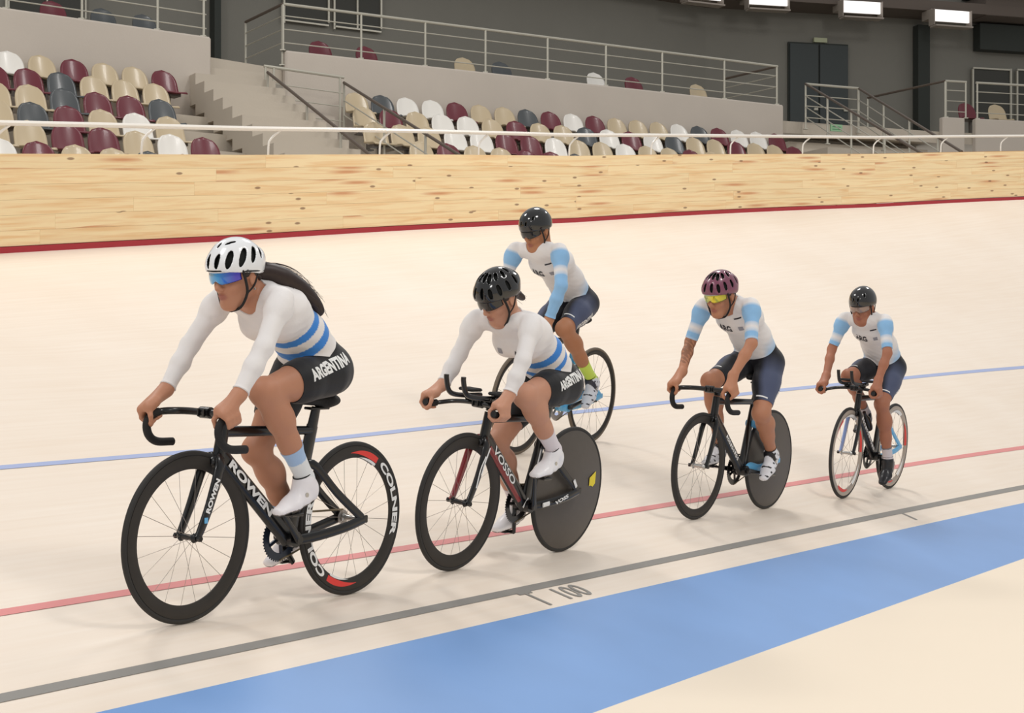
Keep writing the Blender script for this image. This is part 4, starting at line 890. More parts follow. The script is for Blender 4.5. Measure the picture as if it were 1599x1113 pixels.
def rider(key, c):
    Fm = frame_of(FR[key]); female = c.get('female'); h = c['h']; P, N = np.array(c['pel'], float), np.array(c['neck'], float)
    sd = nrm(N - P); L = np.linalg.norm(N - P); bk = nrm(np.array([-sd[2], 0, sd[0]])); lat = nrm(np.cross(bk, sd)) * -1; lat = Y3
    tw = c.get('tw', 1.0)
    Wp = P + (N - P) * .34 + bk * .045; Cp = P + (N - P) * .66 + bk * .040; Up = P + (N - P) * .88 + bk * .020
    SL, SR = np.array(c['shL'], float), np.array(c['shR'], float)
    torso = [cone(P + bk * .018, Wp, .104 * tw, .095 * tw, .03, Y3, 1.42), cone(Wp, Cp, .094 * tw, .104 * tw, .03, Y3, 1.36), cone(Cp, Up, .102 * tw, .074 * tw, .03, Y3, 1.52),
             cone(SL * .85 + Up * .15, SR * .85 + Up * .15, .044 * tw, .044 * tw, .05), ell(Cp - bk * .045 + sd * .02, (.085 * tw, .120 * tw, .06), k=.05)]
    if female:
        for s in (1, -1): torso.append(ell(Cp - bk * .080 + sd * .0 + Y3 * s * .058, (.060, .058, .056), k=.05))
    for s in (1, -1): torso.append(ell(P + np.array([-.050, s * .068, -.028]), (.092 * tw, .082 * tw, .094 * tw), k=.05))
    # head
    ph, yw, rl = [math.radians(a) for a in c['head'][3:6]]; Cn = np.array(c['head'][:3], float); sc_ = c['head'][6]
    f_ = np.array([math.cos(ph) * math.cos(yw), math.cos(ph) * math.sin(yw), -math.sin(ph)]); l_ = nrm(np.cross([0, 0, 1], f_)); l_ = nrm(l_ + np.array([0, 0, math.tan(rl)])); u_ = np.cross(f_, l_); Rh = np.stack([f_, l_, u_], 1)
    H = lambda p: Cn + Rh @ (np.array(p, float) * sc_); hs = sc_; jw = .93 if female else 1.0
    head = [ell(H((-.008, 0, .032)), np.array((.097, .076, .090)) * hs, Rh, .02), ell(H((.030, 0, -.038)), np.array((.060, .056 * jw, .076)) * hs, Rh, .03), ell(H((.062, 0, -.100)), np.array((.022, .024 * jw, .020)) * hs, Rh, .03),
            cone(H((-.012, .045, -.055)), H((.055, .018, -.103)), .022 * hs, .016 * hs, .03), cone(H((-.012, -.045, -.055)), H((.055, -.018, -.103)), .022 * hs, .016 * hs, .03),
            cone(H((.086, 0, .014)), H((.107, 0, -.028)), .008 * hs, .0125 * hs, .012), ell(H((.098, .011, -.034)), np.array((.010, .009, .008)) * hs, Rh, .008), ell(H((.098, -.011, -.034)), np.array((.010, .009, .008)) * hs, Rh, .008),
            cone(H((.074, .030, .026)), H((.074, -.030, .026)), .013 * hs, .013 * hs, .015), ell(H((.058, .036, -.028)), np.array((.022, .020, .020)) * hs, Rh, .02), ell(H((.058, -.036, -.028)), np.array((.022, .020, .020)) * hs, Rh, .02),
            ell(H((.090, .029, .006)), np.array((.010, .014, .009)) * hs, Rh, .010, True), ell(H((.090, -.029, .006)), np.array((.010, .014, .009)) * hs, Rh, .010, True),
            ell(H((.086, 0, -.060)), np.array((.012, .024, .007)) * hs, Rh, .008), ell(H((.084, 0, -.073)), np.array((.012, .020, .007)) * hs, Rh, .008), cone(H((.101, .018, -.0665)), H((.101, -.018, -.0665)), .0022, .0022, .002, cut=True)]
    for s in (1, -1): head += [ell(H((-.012, s * .077, -.012)), np.array((.018, .007, .030)) * hs, Rh, .008), ell(H((-.006, s * .084, -.010)), np.array((.009, .004, .015)) * hs, Rh, .004, True)]
    nb = H((-.035, 0, -.055)); nr = (.050 if female else .058)
    neck = [cone(Up + sd * .01, nb, nr * 1.12, nr, .04), cone(Up + sd * .02 - bk * .03, H((.0, 0, -.075)), nr * .75, nr * .62, .04)]
    groups = [torso, head + neck]
    # arms and hands
    fem = .92 if female else 1.0; armk = c.get('armk', 1.0); hands = {}
    for s, nm in ((1, 'L'), (-1, 'R')):
        Sh, E_, Wr = np.array(c['sh' + nm], float), np.array(c['el' + nm], float), np.array(c['wr' + nm], float)
        a1 = nrm(E_ - Sh); a2 = nrm(Wr - E_); r = armk
        B_, g, u, f = [np.array(x, float) for x in c['hand' + nm][:4]]; g = nrm(g); u = nrm(u - g * (u @ g)); f = nrm(f - g * (f @ g) - u * (f @ u)); op = c['hand' + nm][4] if len(c['hand' + nm]) > 4 else 1.0
        arm = [cone(Sh, Sh + a1 * .06, .052 * r, .052 * r, .03), cone(Sh + a1 * .03, E_, .050 * r, .040 * r, .02), ell(Sh + a1 * .05 , (.046 * r, .050 * r, .052 * r), k=.04), cone(E_, E_ + a2 * .09, .039 * r, .040 * r, .02), cone(E_ + a2 * .09, Wr, .039 * r, .0265 * fem, .02, g, 1.08)]
        rb = .018; off = [-.034, -.011, .012, .033]; ln = [.95, 1.05, 1.0, .85]; K = []
        fing = []
        for i in range(4):
            ctr = B_ + g * off[i] * fem; pt = lambda ang, rad: ctr + (u * math.cos(math.radians(ang)) + f * math.sin(math.radians(ang))) * rad
            k0 = pt(28 * op, .040); p1 = pt(92 * op, .036); p2 = pt(140 * op, .030 + .006 * (1 - op) * 4); p3 = pt(190 * op * (.85 if op < 1 else 1), .026 + .01 * (1 - op) * 4)
            K.append(k0); fr_ = (.0098, .0088, .0080, .0068); q = .003
            fing.append([cone(k0, p1, fr_[0] * fem, fr_[1] * fem, q), cone(p1, p2, fr_[1] * fem, fr_[2] * fem, q), cone(p2, p3, fr_[2] * fem, fr_[3] * fem, q)])
        K = np.array(K); pc = B_ + u * .040 - f * .018
        palm = [cone(Wr, K[i] * .9 + pc * .1, .020 * fem, .0115, .02) for i in range(4)] + [cone(Wr, pc, .024 * fem, .020, .02, g, 1.3), cone(pc - g * .02, pc + g * .022, .017, .016, .02)]
        th0 = B_ - g * .018 + u * .032 - f * .020; th1 = B_ - g * .036 + u * .008 - f * .032; th2 = B_ - g * .040 - u * .018 - f * .024; th3 = B_ - g * .036 - u * .030 - f * .004
        thumb = [cone(Wr * .4 + pc * .6, th0, .018 * fem, .016 * fem, .012), cone(th0, th1, .014 * fem, .0105 * fem, .006), cone(th1, th2, .0105 * fem, .0095 * fem, .004), cone(th2, th3, .0095 * fem, .008 * fem, .004)]
        groups.append(arm + palm + thumb); groups += [None] * 0
        hands[nm] = (arm, palm, thumb, fing, Sh, E_, Wr)
    ai = {'L': 2, 'R': 3}
    # legs
    legs = {}; lk = c.get('legk', 1.0); ca = math.radians(c['crank'])
    for s, nm in ((1, 'L'), (-1, 'R')):
        Hp = np.array(c['hip'], float) * [1, s, 1]; Kn = np.array(c['kn' + nm], float); pt = math.radians(c['fp' + nm])
        ped = np.array([BB[0] + s * math.cos(ca) * .168, s * .124, BB[2] + s * math.sin(ca) * .168])
        fd = np.array([math.cos(pt), s * .03, -math.sin(pt)]); fd = nrm(fd); fu = nrm(np.array([math.sin(pt), 0, math.cos(pt)])); S0 = ped + fu * .020; fl = c.get('fl', 1.0)
        toe, heel = S0 + fd * .085 * fl, S0 - fd * .145 * fl; An = heel + fd * .045 * fl + fu * .105 * fl; Bl = S0 + fu * .022
        sh_ = nrm(An - Kn); th_ = nrm(Kn - Hp); cb = nrm(np.cross(sh_, Y3)); cb = cb if cb[0] < 0 else -cb
        tf = nrm(np.cross(th_, Y3)); tf = tf if tf[2] > 0 or tf[0] > 0 else -tf; LT, LS = np.linalg.norm(Kn - Hp), np.linalg.norm(An - Kn)
        leg = [cone(Hp, Hp + th_ * LT * .45, .094 * lk, .083 * lk, .03), cone(Hp + th_ * LT * .40 + tf * .006, Kn - th_ * .03, .084 * lk, .056 * lk, .03), ell(Kn + (tf - cb) * .008, (.056 * lk, .054 * lk, .056 * lk), k=.03),
               cone(Kn, Kn + sh_ * LS * .34 + cb * .016, .050 * lk, .057 * lk, .03), cone(Kn + sh_ * LS * .30 + cb * .018, Kn + sh_ * LS * .62 + cb * .006, .056 * lk, .042 * lk, .03), cone(Kn + sh_ * LS * .58 + cb * .004, An, .043 * lk, .034, .03),
               cone(An, heel + fu * .035 + fd * .02, .033, .026, .02), cone(An - fu * .03, Bl, .030, .022, .02, Y3, 1.2), cone(Bl, toe - fd * .02 + fu * .014, .022, .015, .02, Y3, 1.5)]
        groups.append(leg); legs[nm] = (Hp, Kn, An, heel, toe, fd, fu, S0, ped, An + sh_ * -.0)
    arms_groups = groups[2:4]; leg_groups = groups[4:6]
    allg = [torso, head + neck] + arms_groups + leg_groups + [fg for nm in ('L', 'R') for fg in hands[nm][3]]
    V, Q = solid(allg, h, .022, 2)
    Nv = vnormals(V, Q)
    G = np.stack([point_eval(g, V) for g in (torso, head + neck, arms_groups[0], arms_groups[1], leg_groups[0], leg_groups[1])], 1); lab = G.argmin(1)
    def chain_t(A, B, D, X):
        def pj(a, b): ab = b - a; t = ((X - a) @ ab) / (ab @ ab); tc = np.clip(t, 0, 1); return t, np.linalg.norm(X - a - tc[:, None] * ab, axis=1)
        t1, d1 = pj(A, B); t2, d2 = pj(B, D); return np.where(d1 < d2, np.clip(t1, -1, 1), 1 + np.clip(t2, 0, 1.5))
    tA = [chain_t(*hands[n][4:7], V) for n in ('L', 'R')]; tL = [chain_t(*legs[n][:3], V) for n in ('L', 'R')]
    arm_lab = [(lab == 2), (lab == 3)]; leg_lab = [(lab == 4), (lab == 5)]
    # far parts of fingers belong to the arms
    sp = (V - P) @ sd
    rs = np.random.RandomState(3)
    # skin colour with slight natural variation (lips, cheeks)
    sk = np.array(c['skin']); col = np.repeat(sk[None], len(V), 0)
    lp = np.linalg.norm((V - H((.096, 0, -.066))) @ Rh / [.02, .024, .012], axis=1); col = col + (np.array(S(150, 84, 78)) - col) * np.clip(1.4 - lp, 0, .7)[:, None]
    if c.get('tattoo'):
        m = (lab == 3) & (tA[1] > 1.0) & (tA[1] < 1.8); nz = (np.sin(V[:, 0] * 190) * np.sin(V[:, 2] * 160 + V[:, 1] * 90) > -.1); col[m & nz] *= .62
    body = mesh_obj('person', V, Q, c['skin_m'], None, smooth=True, attr=col); body.matrix_world = Fm; tag(body, c['label'], 'person', None)
    for s in (1, -1):
        b_ = MB(); 
        e1, e2 = H((.080, s * .029, .008)), None; Ve, Qe = solid([[ell(e1, np.array([.0115] * 3) * hs)]], .002, it=1); o = mesh_obj('eye', Ve, Qe, M_eye, body, smooth=True)
        Ve, Qe = solid([[ell(H((.0885, s * .029, .006)), np.array([.0045] * 3) * hs)]], .0012, it=1); mesh_obj('iris', Ve, Qe, M_iris, o, smooth=True)
    hem = lambda t, t0, Ls: (t0 - t) * Ls
    UA, UL = .27, .42
    # ---- jersey
    waist_d = c.get('waist', .075); wn = nrm(sd + np.array(c.get('wtilt', (0, 0, 0)))); W0 = P + sd * waist_d
    nn = nrm(nb - Up + np.array([-.0, 0, 0])); NP = Up + (nb - Up) * c.get('collar', .60)
    vneck = np.clip(((V - Up) @ nrm(np.cross(Y3, nn)) if False else 0), 0, 0)
    fr_dir = nrm(np.cross(Y3, nn)); fr_dir = fr_dir if fr_dir[0] > 0 else -fr_dir
    xf = (V - Up) @ fr_dir; neckcut = (NP - V) @ nn - np.clip(xf - .01, 0, 1) * c.get('vee', .12) * np.exp(-((V[:, 1] - Up[1]) / .055) ** 2)
    q_ = V - Up; rad = np.linalg.norm(q_ - (q_ @ nn)[:, None] * nn, axis=1); Gh = point_eval(head, V)
    neckcut = np.minimum(np.maximum(neckcut, rad - c.get('collr', .082)), Gh - .010)
    g = np.minimum((V - W0) @ wn, neckcut)
    for i in (0, 1): g[arm_lab[i]] = hem(tA[i], c['sleeve'], UA)[arm_lab[i]]
    sep = np.minimum(G[:, 4], G[:, 5]) - G[:, 0]                 # > 0 on the trunk side of the groin crease
    nonarm = ~(arm_lab[0] | arm_lab[1]); g[nonarm] = np.minimum(g, sep + .004)[nonarm]
    # head region never gets cloth
    wr_ = .0012 * (np.sin(V @ (sd * 95 + np.array([0, 40, 30]))) * np.sin(V[:, 1] * 60 + V[:, 2] * 35))
    off = .0050 + wr_
    V2, F2, base = clip_surface(V, Nv, Q, g, off)
    cj = c['jersey_col'](base, dict(P=P, sd=sd, bk=bk, sp=(base - P) @ sd, lab=np.stack([point_eval(q, base) for q in (torso, head + neck, arms_groups[0], arms_groups[1])], 1).argmin(1), tA=[chain_t(*hands[n][4:7], base) for n in ('L', 'R')], neck=(NP - base) @ nn))
    jer = mesh_obj('jersey', V2, F2, M_jersey, body, smooth=True, attr=cj); jer['label'] = c['jlab']
    # ---- shorts
    g = np.maximum(-((V - W0) @ wn) + .012, -sep + .006)
    for i in (0, 1): g[leg_lab[i]] = np.minimum(g, hem(tL[i], c['hem'], UL))[leg_lab[i]]
    g[(lab == 2) | (lab == 3) | (lab == 1)] = -1
    V3, F3, base = clip_surface(V, Nv, Q, g, .0038)
    sc3 = c['shorts_col'](base, P, [legs['L'], legs['R']], chain_t); sho = mesh_obj('shorts', V3, F3, M_shorts, body, smooth=True, attr=sc3); sho['label'] = c['slab']
    # ---- socks, shoes
    for i, nm in enumerate(('L', 'R')):
        Hp, Kn, An, heel, toe, fd, fu, S0, ped, _ = legs[nm]; s = 1 if nm == 'L' else -1
        if c.get('sock'):
            g = np.full(len(V), -1.0); m = leg_lab[i]; g[m] = ((tL[i] - c['sock'][0]) * UL)[m]
            V4, F4, base = clip_surface(V, Nv, Q, g, .0028, .004); t4 = chain_t(Hp, Kn, An, base); cc = np.repeat(np.array(c['sock'][1])[None], len(base), 0); cc[t4 < c['sock'][3]] = c['sock'][2]
            mesh_obj('sock', V4, F4, M_jersey, body, smooth=True, attr=cc)
        A2 = An - fu * .012; up_ = nrm(Kn - An)
        pr_ = [cone(heel + fd * .028 + fu * .030, S0 - fd * .06 + fu * .024, .034, .033, .02), cone(S0 - fd * .06 + fu * .026, S0 + fu * .022, .033, .033, .02, Y3, 1.22), cone(S0 + fu * .022, toe - fd * .005 + fu * .016, .030, .019, .02, Y3, 1.7),
               cone(A2 - up_ * .03, A2 + up_ * .006, .038, .041, .03), cone(A2 - up_ * .01 + fd * .025, S0 - fd * .03 + fu * .040, .036, .026, .03, Y3, 1.1), ell(heel + fd * .02 + fu * .06, (.028, .028, .034), k=.02),
               cone(A2 + up_ * .03, A2 + up_ * .09, .034, .042, .004, cut=True),
               cone(S0 - fu * .100 + fd * .2, S0 - fu * .100 - fd * .3, .099, .099, .004, Y3, 3.0, cut=True)]
        Vs, Qs = solid([pr_], .0045 if h < .005 else .005)
        hgt = (Vs - S0) @ fu; al = (Vs - S0) @ fd; cc = np.repeat(np.array(c['shoe'][0])[None], len(Vs), 0); cc[hgt < .009] = c['shoe'][1]
        if len(c['shoe']) > 2:
            nz = (np.sin(al * 150) * np.sin(hgt * 130 + 1.0) > .62) & (hgt > .015) | ((np.abs(al + .055) < .012) & (hgt > .04)); cc[nz] = c['shoe'][2]
        shoe = mesh_obj('shoe', Vs, Qs, M_shoe, body, smooth=True, attr=cc)
        b = MB(); q = S0 - fd * .055 + fu * .048 + np.array([0, s * .037, 0]); b.tube([q, q + [0, s * .006, 0]], .010, 14); b.build('dial', M_alu if key != 'e' else M_carb, shoe, True)
        cu_ = A2 + up_ * .030; e1 = nrm(fd - up_ * (fd @ up_)); e2 = np.cross(up_, e1); b = MB(); b.tube([cu_ + e1 * math.cos(t) * .0395 + e2 * math.sin(t) * .0385 + up_ * .006 * math.cos(t) for t in np.linspace(0, 2 * math.pi, 25)], .0028, 6, cap=False, side=up_); b.build('collar_trim', M_strap, shoe, True)
        b = MB(); b.box((0, 0, 0), (.06, .045, .012), np.stack([fd, Y3, fu], 1), bev=.003); o = b.build('cleat', M_carb, shoe); o.data.transform(Matrix.Translation(Vector(S0 - fu * .006)))
    # ---- helmet, glasses, hair
    hm, T = helmet(body, Rh, Cn, sc_, c['helmet']); glasses(body, T, c)
    hr_ = [ell((-.012, 0, .030), (.100, .0795, .094)), cone((.25, 0, -.12), (-.02, 0, -.12), .12, .12, .01, (0, 1, 0), 3, cut=True), cone((.13, .0, .02), (.13, 0, -.12), .11, .10, .01, (0, 1, 0), 1.6, cut=True)]
    if female: hr_ += [ell((-.085, 0, -.005), (.035, .05, .04), k=.02)]
    Vh, Qh = solid([hr_], .004, it=1); hair = mesh_obj('hair', T(Vh), Qh, M_hair, body, smooth=True)
    if c.get('pony'):
        rs = np.random.RandomState(5); core = smooth_path(np.array(c['pony'], float), 5); n = len(core); b = MB()
        prs = [cone(core[i], core[i + 1], c['ponyr'][0] * (1 - abs(i / n - .35) * .7), c['ponyr'][0] * (1 - abs((i + 1) / n - .35) * .7), .01, Y3, 1.15) for i in range(0, n - 2)]
        Vp, Qp = solid([prs], .0045, it=2); mesh_obj('ponytail', Vp, Qp, M_hair, hair, smooth=True)
        for k in range(c['ponyr'][1]):
            o_ = rs.normal(0, 1, 3) * c['ponyr'][0] * .50; o_[1] *= .9; tip = rs.normal(0, 1, 3) * c['ponyr'][0] * .55; e0 = rs.randint(0, 4); e1 = n - rs.randint(0, max(2, n // 3)); tt = np.linspace(0, 1, e1 - e0)[:, None]
            path = core[e0:e1] + o_ * np.sin(np.pi * np.clip(tt * .75 + .12, 0, 1)) + tip * tt ** 2
            b.tube(path[::2] if len(path) > 6 else path, np.linspace(.0016, .0005, len(path[::2] if len(path) > 6 else path)), 4)
        o = b.build('loose_strands', M_hair, hair, True); o['kind'] = 'stuff'
    return dict(body=body, jersey=jer, shorts=sho, V2=V2, F2=F2, V3=V3, F3=F3, P=P, sd=sd, bk=bk, Cp=Cp, Up=Up, legs=legs, hands=hands, T=T, H=H, Rh=Rh, helmet=hm, fr=fr_dir)
M_jersey = attr_mat('jersey_fabric', .75, bump=.08, bscale=90, sheen=.2); M_shorts = attr_mat('shorts_fabric', .6, bump=.06, bscale=90, sheen=.1); M_skin = attr_mat('skin', .52, bump=.05, bscale=120, spec=.4, sss=.08)
def wrap_patch(tv, tf, outline, O, right, up, m, parent, lift=.0018, nx=14, ny=6, name='print'):
    bvh = BVHTree.FromPolygons([tuple(p) for p in tv], [tuple(int(i) for i in q) for q in tf]); right = nrm(right); up = np.array(up, float); up = nrm(up - right * (up @ right)); n = np.cross(right, up)
    w_, h_ = outline; out = []
    for i in range(nx + 1):
        for j in range(ny + 1):
            p = np.array(O, float) + right * w_ * (i / nx - .5) + up * h_ * (j / ny - .5); hit = bvh.ray_cast(Vector(p + n * .15), Vector(-n), .35); out.append(tuple((np.array(hit[0]) if hit[0] is not None else p) + n * lift))
    k = ny + 1; return mesh_obj(name, out, [(i * k + j, (i + 1) * k + j, (i + 1) * k + j + 1, i * k + j + 1) for i in range(nx) for j in range(ny)], m, parent)
WHITE, OFFW, BLUE = np.array(S(232, 228, 226)), np.array(S(224, 218, 212)), np.array(S(62, 134, 214)); LB = np.array(S(142, 188, 228))
def stripes(b1, b2):
    def fn(X, d):
        c = np.repeat(WHITE[None], len(X), 0); t = d['sp'] - .10 * 0; m = (d['lab'] == 0)
        tilt = (X - d['P']) @ d['bk'] * -.10; s_ = d['sp'] + tilt
        for a, b in (b1, b2): c[m & (s_ > a) & (s_ < b)] = BLUE
        return c
    return fn
def panels(long):
    def fn(X, d):
        c = np.repeat(WHITE[None], len(X), 0)
        side = np.clip((np.abs(X[:, 1]) - .085) / .03, 0, 1) * np.clip((.20 - d['sp']) / .10, 0, 1) * (d['lab'] == 0); c = c + (LB - c) * (side * .75)[:, None]
        low = np.clip((.12 - d['sp']) / .06, 0, 1) * (d['lab'] == 0) * .35; c = c + (LB - c) * low[:, None]
        for i in (0, 1):
            m = d['lab'] == 2 + i; t = d['tA'][i]; bl = np.repeat(LB[None], len(X), 0)
            w_ = np.clip(1 - np.abs(t - .62) / .13, 0, 1) ** .5; bl = bl + (WHITE - bl) * w_[:, None]
            if not long: e = np.clip((t - .86) / .1, 0, 1) * .6; bl = bl + (WHITE - bl) * e[:, None]
            s0 = np.clip((t - .02) / .10, 0, 1); cc = WHITE + (bl - WHITE) * s0[:, None]; c[m] = cc[m]
        return c
    return fn
def plain_shorts(X, P, legs, ct): return np.repeat(np.array(S(30, 30, 32))[None], len(X), 0)
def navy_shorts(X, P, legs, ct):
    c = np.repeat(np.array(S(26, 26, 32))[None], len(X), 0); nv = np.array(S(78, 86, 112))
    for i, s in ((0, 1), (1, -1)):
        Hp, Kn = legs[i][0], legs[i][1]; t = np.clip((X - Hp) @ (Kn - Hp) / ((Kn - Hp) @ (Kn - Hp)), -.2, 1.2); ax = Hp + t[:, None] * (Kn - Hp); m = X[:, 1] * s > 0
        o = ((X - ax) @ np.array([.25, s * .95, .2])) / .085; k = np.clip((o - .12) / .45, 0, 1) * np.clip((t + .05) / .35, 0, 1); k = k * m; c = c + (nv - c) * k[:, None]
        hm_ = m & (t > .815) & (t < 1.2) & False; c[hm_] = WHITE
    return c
def grip(x, z, s, ang=0, y=.193, op=1.0):
    """hand on a bar running forwards: index finger ahead, palm on top, fingers over the outside"""
    a = math.radians(ang); g = np.array([-math.cos(a), 0, math.sin(a)]); return ((x, s * y, z), g, (math.sin(a) * .3 - .10, s * .12, 1.0), (0, s * 1.0, -.1), op)
def h_mat(name, c, rough=.18): return attr_mat(name, rough, bump=0.0, spec=.5, coat=.7)
A = rider('a', dict(label='woman leading the line in white long sleeves and white helmet, leaning on drop bars', female=True, h=.0040, pel=(.285, 0, 1.000), neck=(.680, 0, 1.285), hip=(.30, .088, .965), crank=46,
    shL=(.665, .160, 1.262), shR=(.672, -.165, 1.255), elL=(.805, .205, 1.075), elR=(.775, -.225, 1.065), wrL=(.925, .200, .895), wrR=(.905, -.215, .888),
    handL=grip(.975, .800, 1, 22, .192, .72), handR=grip(.992, .797, -1, 28, .192), knL=(.690, .105, .895), knR=(.505, -.095, .640), fpL=14, fpR=24,
    head=(.760, 0, 1.345, 13, 0, 0, 1.0), skin=S(186, 132, 104), skin_m=M_skin, sleeve=1.93, hem=.60, sock=(1.66, S(226, 228, 228), S(166, 192, 224), 1.80), shoe=(S(240, 236, 238), S(90, 86, 84)),
    jersey_col=stripes((.120, .160), (.198, .232)), shorts_col=plain_shorts, waist=.070, wtilt=(.0, 0, .12), vee=.45, tw=.96, armk=.82, legk=.98, jlab='white long sleeve jersey with two blue bands', slab='black shorts with white lettering',
    helmet=dict(kind='road', c=S(236, 238, 240), m=h_mat('white_helmet_shell', S(236, 238, 240)), label='white helmet with many dark vents', trim=M_strap, h=.003), lens=lens_mat('blue_mirror_lens', S(150, 190, 216), S(60, 150, 214), S(78, 70, 190)), gframe=mat('white_frame', S(230, 230, 232), .3), glab='blue mirrored wrap sunglasses',
    pony=[(.668, .0, 1.365), (.61, .015, 1.370), (.53, .04, 1.347), (.46, .06, 1.312), (.40, .072, 1.268), (.350, .08, 1.215)], ponyr=(.043, 130)))
wrap_text(A['V3'], A['F3'], 'ARGENTINA', (.368, .17, 1.003), (-.96, 0, .30), (.42, 0, .90), .062, .74, .003, M_whp, A['shorts'])
Bq = rider('b', dict(label='woman riding second in white long sleeves and glossy black vented helmet', female=True, h=.0040, pel=(.275, 0, .925), neck=(.735, -.02, 1.225), hip=(.29, .088, .905), crank=75,
    shL=(.735, .150, 1.215), shR=(.730, -.185, 1.200), elL=(.868, .210, 1.045), elR=(.785, -.225, 1.020), wrL=(.945, .205, .880), wrR=(.905, -.215, .872),
    handL=grip(1.005, .790, 1, 0, .203), handR=grip(1.005, .790, -1, 0, .203), knL=(.665, .105, .860), knR=(.56, -.10, .58), fpL=11, fpR=14,
    head=(.778, -.03, 1.318, 30, -10, 0, 1.0), skin=S(196, 144, 118), skin_m=M_skin, sleeve=1.93, hem=.64, sock=(1.70, S(226, 218, 222), S(226, 218, 222), 1.7), shoe=(S(242, 240, 242), S(90, 86, 84)),
    jersey_col=stripes((.125, .155), (.195, .237)), shorts_col=plain_shorts, waist=.070, vee=.45, tw=.96, armk=.82, legk=1.0, jlab='white long sleeve jersey with two blue bands', slab='black shorts with white lettering',
    helmet=dict(kind='ribbed', c=S(20, 20, 20), m=h_mat('glossy_black_helmet', S(20, 20, 20), .1), label='glossy black vented helmet', h=.0032), lens=mat('dark_lens', S(26, 24, 24), .15, coat=.5), gframe=M_strap, glab='dark wrap sunglasses',
    pony=[(.680, -.03, 1.335), (.645, -.03, 1.345), (.610, -.025, 1.338), (.580, -.02, 1.325)], ponyr=(.018, 40)))
wrap_text(Bq['V3'], Bq['F3'], 'ARGENTINA', (.360, .17, .945), (-.96, 0, .28), (.40, 0, .90), .056, .72, .003, M_whp, Bq['shorts'])
Cq = rider('c', dict(label='man riding high on the banking in black helmet and long light blue sleeves', h=.0050, pel=(.30, -.02, 1.00), neck=(.790, -.04, 1.345), hip=(.315, .085, .985), crank=166,
    shL=(.790, .135, 1.335), shR=(.775, -.215, 1.325), elL=(.900, .225, 1.110), elR=(.805, -.26, 1.120), wrL=(.925, .165, .895), wrR=(.900, -.180, .895),
    handL=grip(.975, .800, 1, 20, .167), handR=grip(.960, .800, -1, 20, .167), knL=(.625, .105, .820), knR=(.70, -.10, .72), fpL=44, fpR=12,
    head=(.785, -.055, 1.455, 24, -8, 0, 1.0), skin=S(180, 124, 90), skin_m=M_skin, sleeve=1.95, hem=.84, sock=(1.70, S(206, 232, 96), S(206, 232, 96), 1.7), shoe=(S(218, 222, 232), S(60, 60, 66), S(60, 60, 70)),
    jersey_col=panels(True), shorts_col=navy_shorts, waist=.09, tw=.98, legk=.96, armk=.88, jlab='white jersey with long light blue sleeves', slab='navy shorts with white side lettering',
    helmet=dict(kind='aero', c=S(18, 18, 18), m=h_mat('glossy_black_aero_helmet', S(18, 18, 18), .1), label='smooth glossy black helmet', h=.0045), lens=mat('black_visor', S(16, 16, 16), .12, coat=.5), gframe=M_strap, glab='black wrap sunglasses'))
Dq = rider('d', dict(label='man in maroon helmet with yellow mirrored glasses and short light blue sleeves', h=.0050, pel=(.255, -.005, 1.005), neck=(.715, -.02, 1.365), hip=(.265, .088, .985), crank=187,
    shL=(.715, .155, 1.350), shR=(.710, -.185, 1.330), elL=(.835, .235, 1.115), elR=(.745, -.245, 1.095), wrL=(.960, .190, .915), wrR=(.895, -.205, .905),
    handL=grip(.985, .805, 1, 18, .192), handR=grip(.985, .805, -1, 18, .192), knL=(.460, .150, .665), knR=(.705, -.105, .850), fpL=38, fpR=10,
    head=(.785, -.03, 1.400, 20, -6, 0, 1.05), skin=S(184, 128, 98), skin_m=M_skin, sleeve=.93, hem=.82, sock=None, shoe=(S(232, 232, 236), S(40, 40, 44), S(30, 30, 34)),
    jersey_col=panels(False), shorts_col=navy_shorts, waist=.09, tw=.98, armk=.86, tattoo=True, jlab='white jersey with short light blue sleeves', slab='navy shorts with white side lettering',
    helmet=dict(kind='ribbed', c=S(122, 58, 84), m=h_mat('maroon_helmet_shell', S(122, 58, 84), .28), label='maroon vented helmet', h=.0045), lens=lens_mat('yellow_mirror_lens', S(176, 196, 150), S(226, 210, 60), S(180, 176, 60)), gframe=mat('clear_frame', S(200, 206, 200), .3), glab='yellow mirrored wrap sunglasses'))
Eq = rider('e', dict(label='last man in line with black helmet, short light blue sleeves and black shoes', h=.0052, pel=(.315, 0, .975), neck=(.765, -.015, 1.345), hip=(.325, .088, .955), crank=-80,
    shL=(.770, .150, 1.320), shR=(.745, -.175, 1.315), elL=(.880, .225, 1.085), elR=(.790, -.24, 1.080), wrL=(.960, .200, .890), wrR=(.925, -.215, .885),
    handL=grip(1.005, .790, 1, 0, .203), handR=grip(1.005, .790, -1, 0, .203), knL=(.590, .105, .690), knR=(.735, -.115, .885), fpL=36, fpR=14,
    head=(.768, -.03, 1.412, 20, -4, 0, .99), skin=S(170, 112, 86), skin_m=M_skin, sleeve=.86, hem=.80, sock=(1.78, S(212, 204, 208), S(120, 118, 122), 1.80), shoe=(S(38, 38, 42), S(20, 20, 20)),
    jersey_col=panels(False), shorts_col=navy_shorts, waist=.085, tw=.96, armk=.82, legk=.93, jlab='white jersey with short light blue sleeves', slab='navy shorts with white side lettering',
    helmet=dict(kind='aero', c=S(24, 22, 22), m=h_mat('black_round_helmet', S(24, 22, 22), .12), label='round glossy black helmet', h=.0045), lens=mat('smoke_lens', S(150, 128, 118), .15, metal=.3, coat=.4), gframe=M_strap, glab='smoke grey wrap sunglasses'))
M_blk = mat('black_print', S(44, 42, 48), .6); M_gpr = mat('grey_print', S(150, 150, 158), .6)
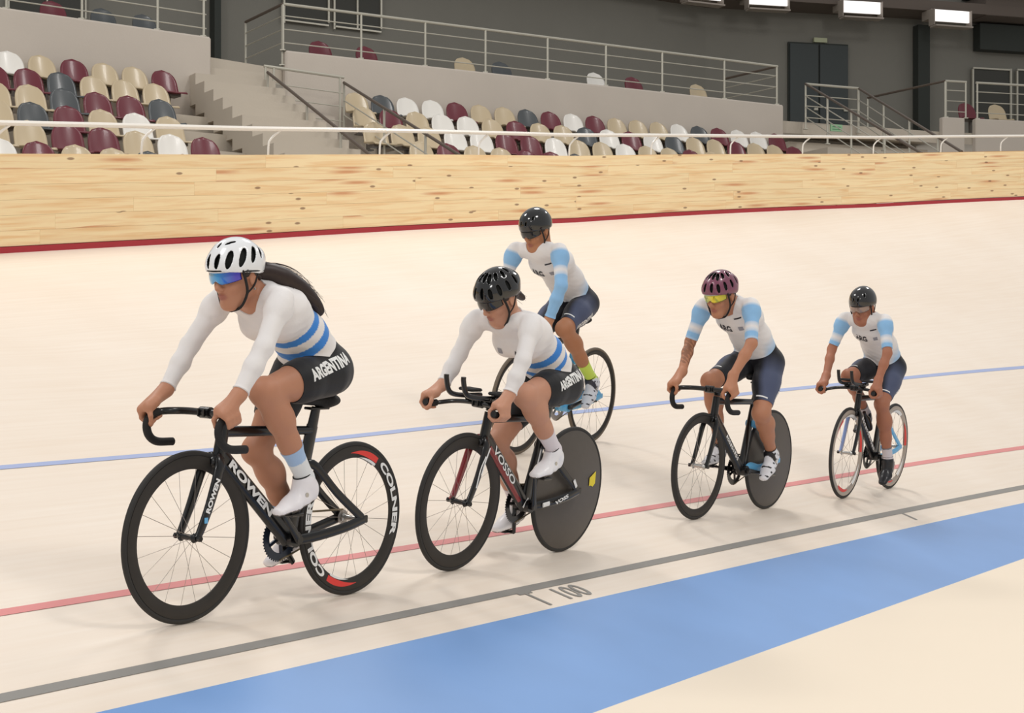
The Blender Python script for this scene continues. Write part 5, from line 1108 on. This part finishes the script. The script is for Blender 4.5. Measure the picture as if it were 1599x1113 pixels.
for R_, k in ((Cq, 1), (Dq, 1), (Eq, 1)):
    V2, F2, cp, sd_, bk_ = R_['V2'], R_['F2'], R_['Cp'], R_['sd'], R_['bk']
    o = cp + sd_ * .03 + np.array([0, -.045, 0]); wrap_text(V2, F2, 'ARG', o, (0, 1, 0), sd_ - bk_ * 0, .078, .60, .003, M_blk, R_['jersey'])
    o = cp + sd_ * .03 + np.array([0, .065, 0]); wrap_patch(V2, F2, (.030, .034), o, (0, 1, 0), sd_, M_gpr, R_['jersey'])
    o = cp + sd_ * .105 + np.array([0, .06, 0]); wrap_patch(V2, F2, (.045, .010), o, (0, 1, 0), sd_, M_blk, R_['jersey'])
    Hp, Kn = R_['legs']['L'][:2]; d_ = nrm(Kn - Hp); c0 = Hp + (Kn - Hp) * .50
    wrap_text(R_['V3'], R_['F3'], 'ARGENTINA', c0 + np.array([0, .1, 0]) - np.cross(d_, Y3) * .03, -d_, np.cross(d_, Y3), .045, .78, .002, M_whp, R_['shorts'])
for R_ in (Cq, Dq, Eq):
    for nm in ('L', 'R'):
        Hp, Kn = R_['legs'][nm][:2]; d_ = nrm(Kn - Hp); wrap_patch(R_['V3'], R_['F3'], (.075, .009), Hp + (Kn - Hp) * .76 + np.cross(d_, Y3) * .05 + np.array([0, .012 if nm == 'L' else -.012, 0]), Y3, -d_, M_whp, R_['shorts'])
for R_, u_ in ((A, 1), (Bq, 1)):
    V2, F2, cp, sd_ = R_['V2'], R_['F2'], R_['Cp'], R_['sd']
    wrap_patch(V2, F2, (.026, .030), cp + sd_ * .035 + np.array([0, .05 if R_ is A else -.055, 0]), (0, 1, 0), sd_, M_gpr, R_['jersey'])
wrap_text(Bq['V2'], Bq['F2'], 'ARG', Bq['Cp'] + Bq['sd'] * .03 + np.array([0, .065, 0]), (0, 1, 0), Bq['sd'], .045, .8, .002, M_blk, Bq['jersey'])
# earring, wristband
b = MB(); q = A['H']((-.008, .083, -.046)); b.tube([q, q + np.array([0, .004, -.004])], .0045, 10); b.build('earring', M_alu, A['body'], True)
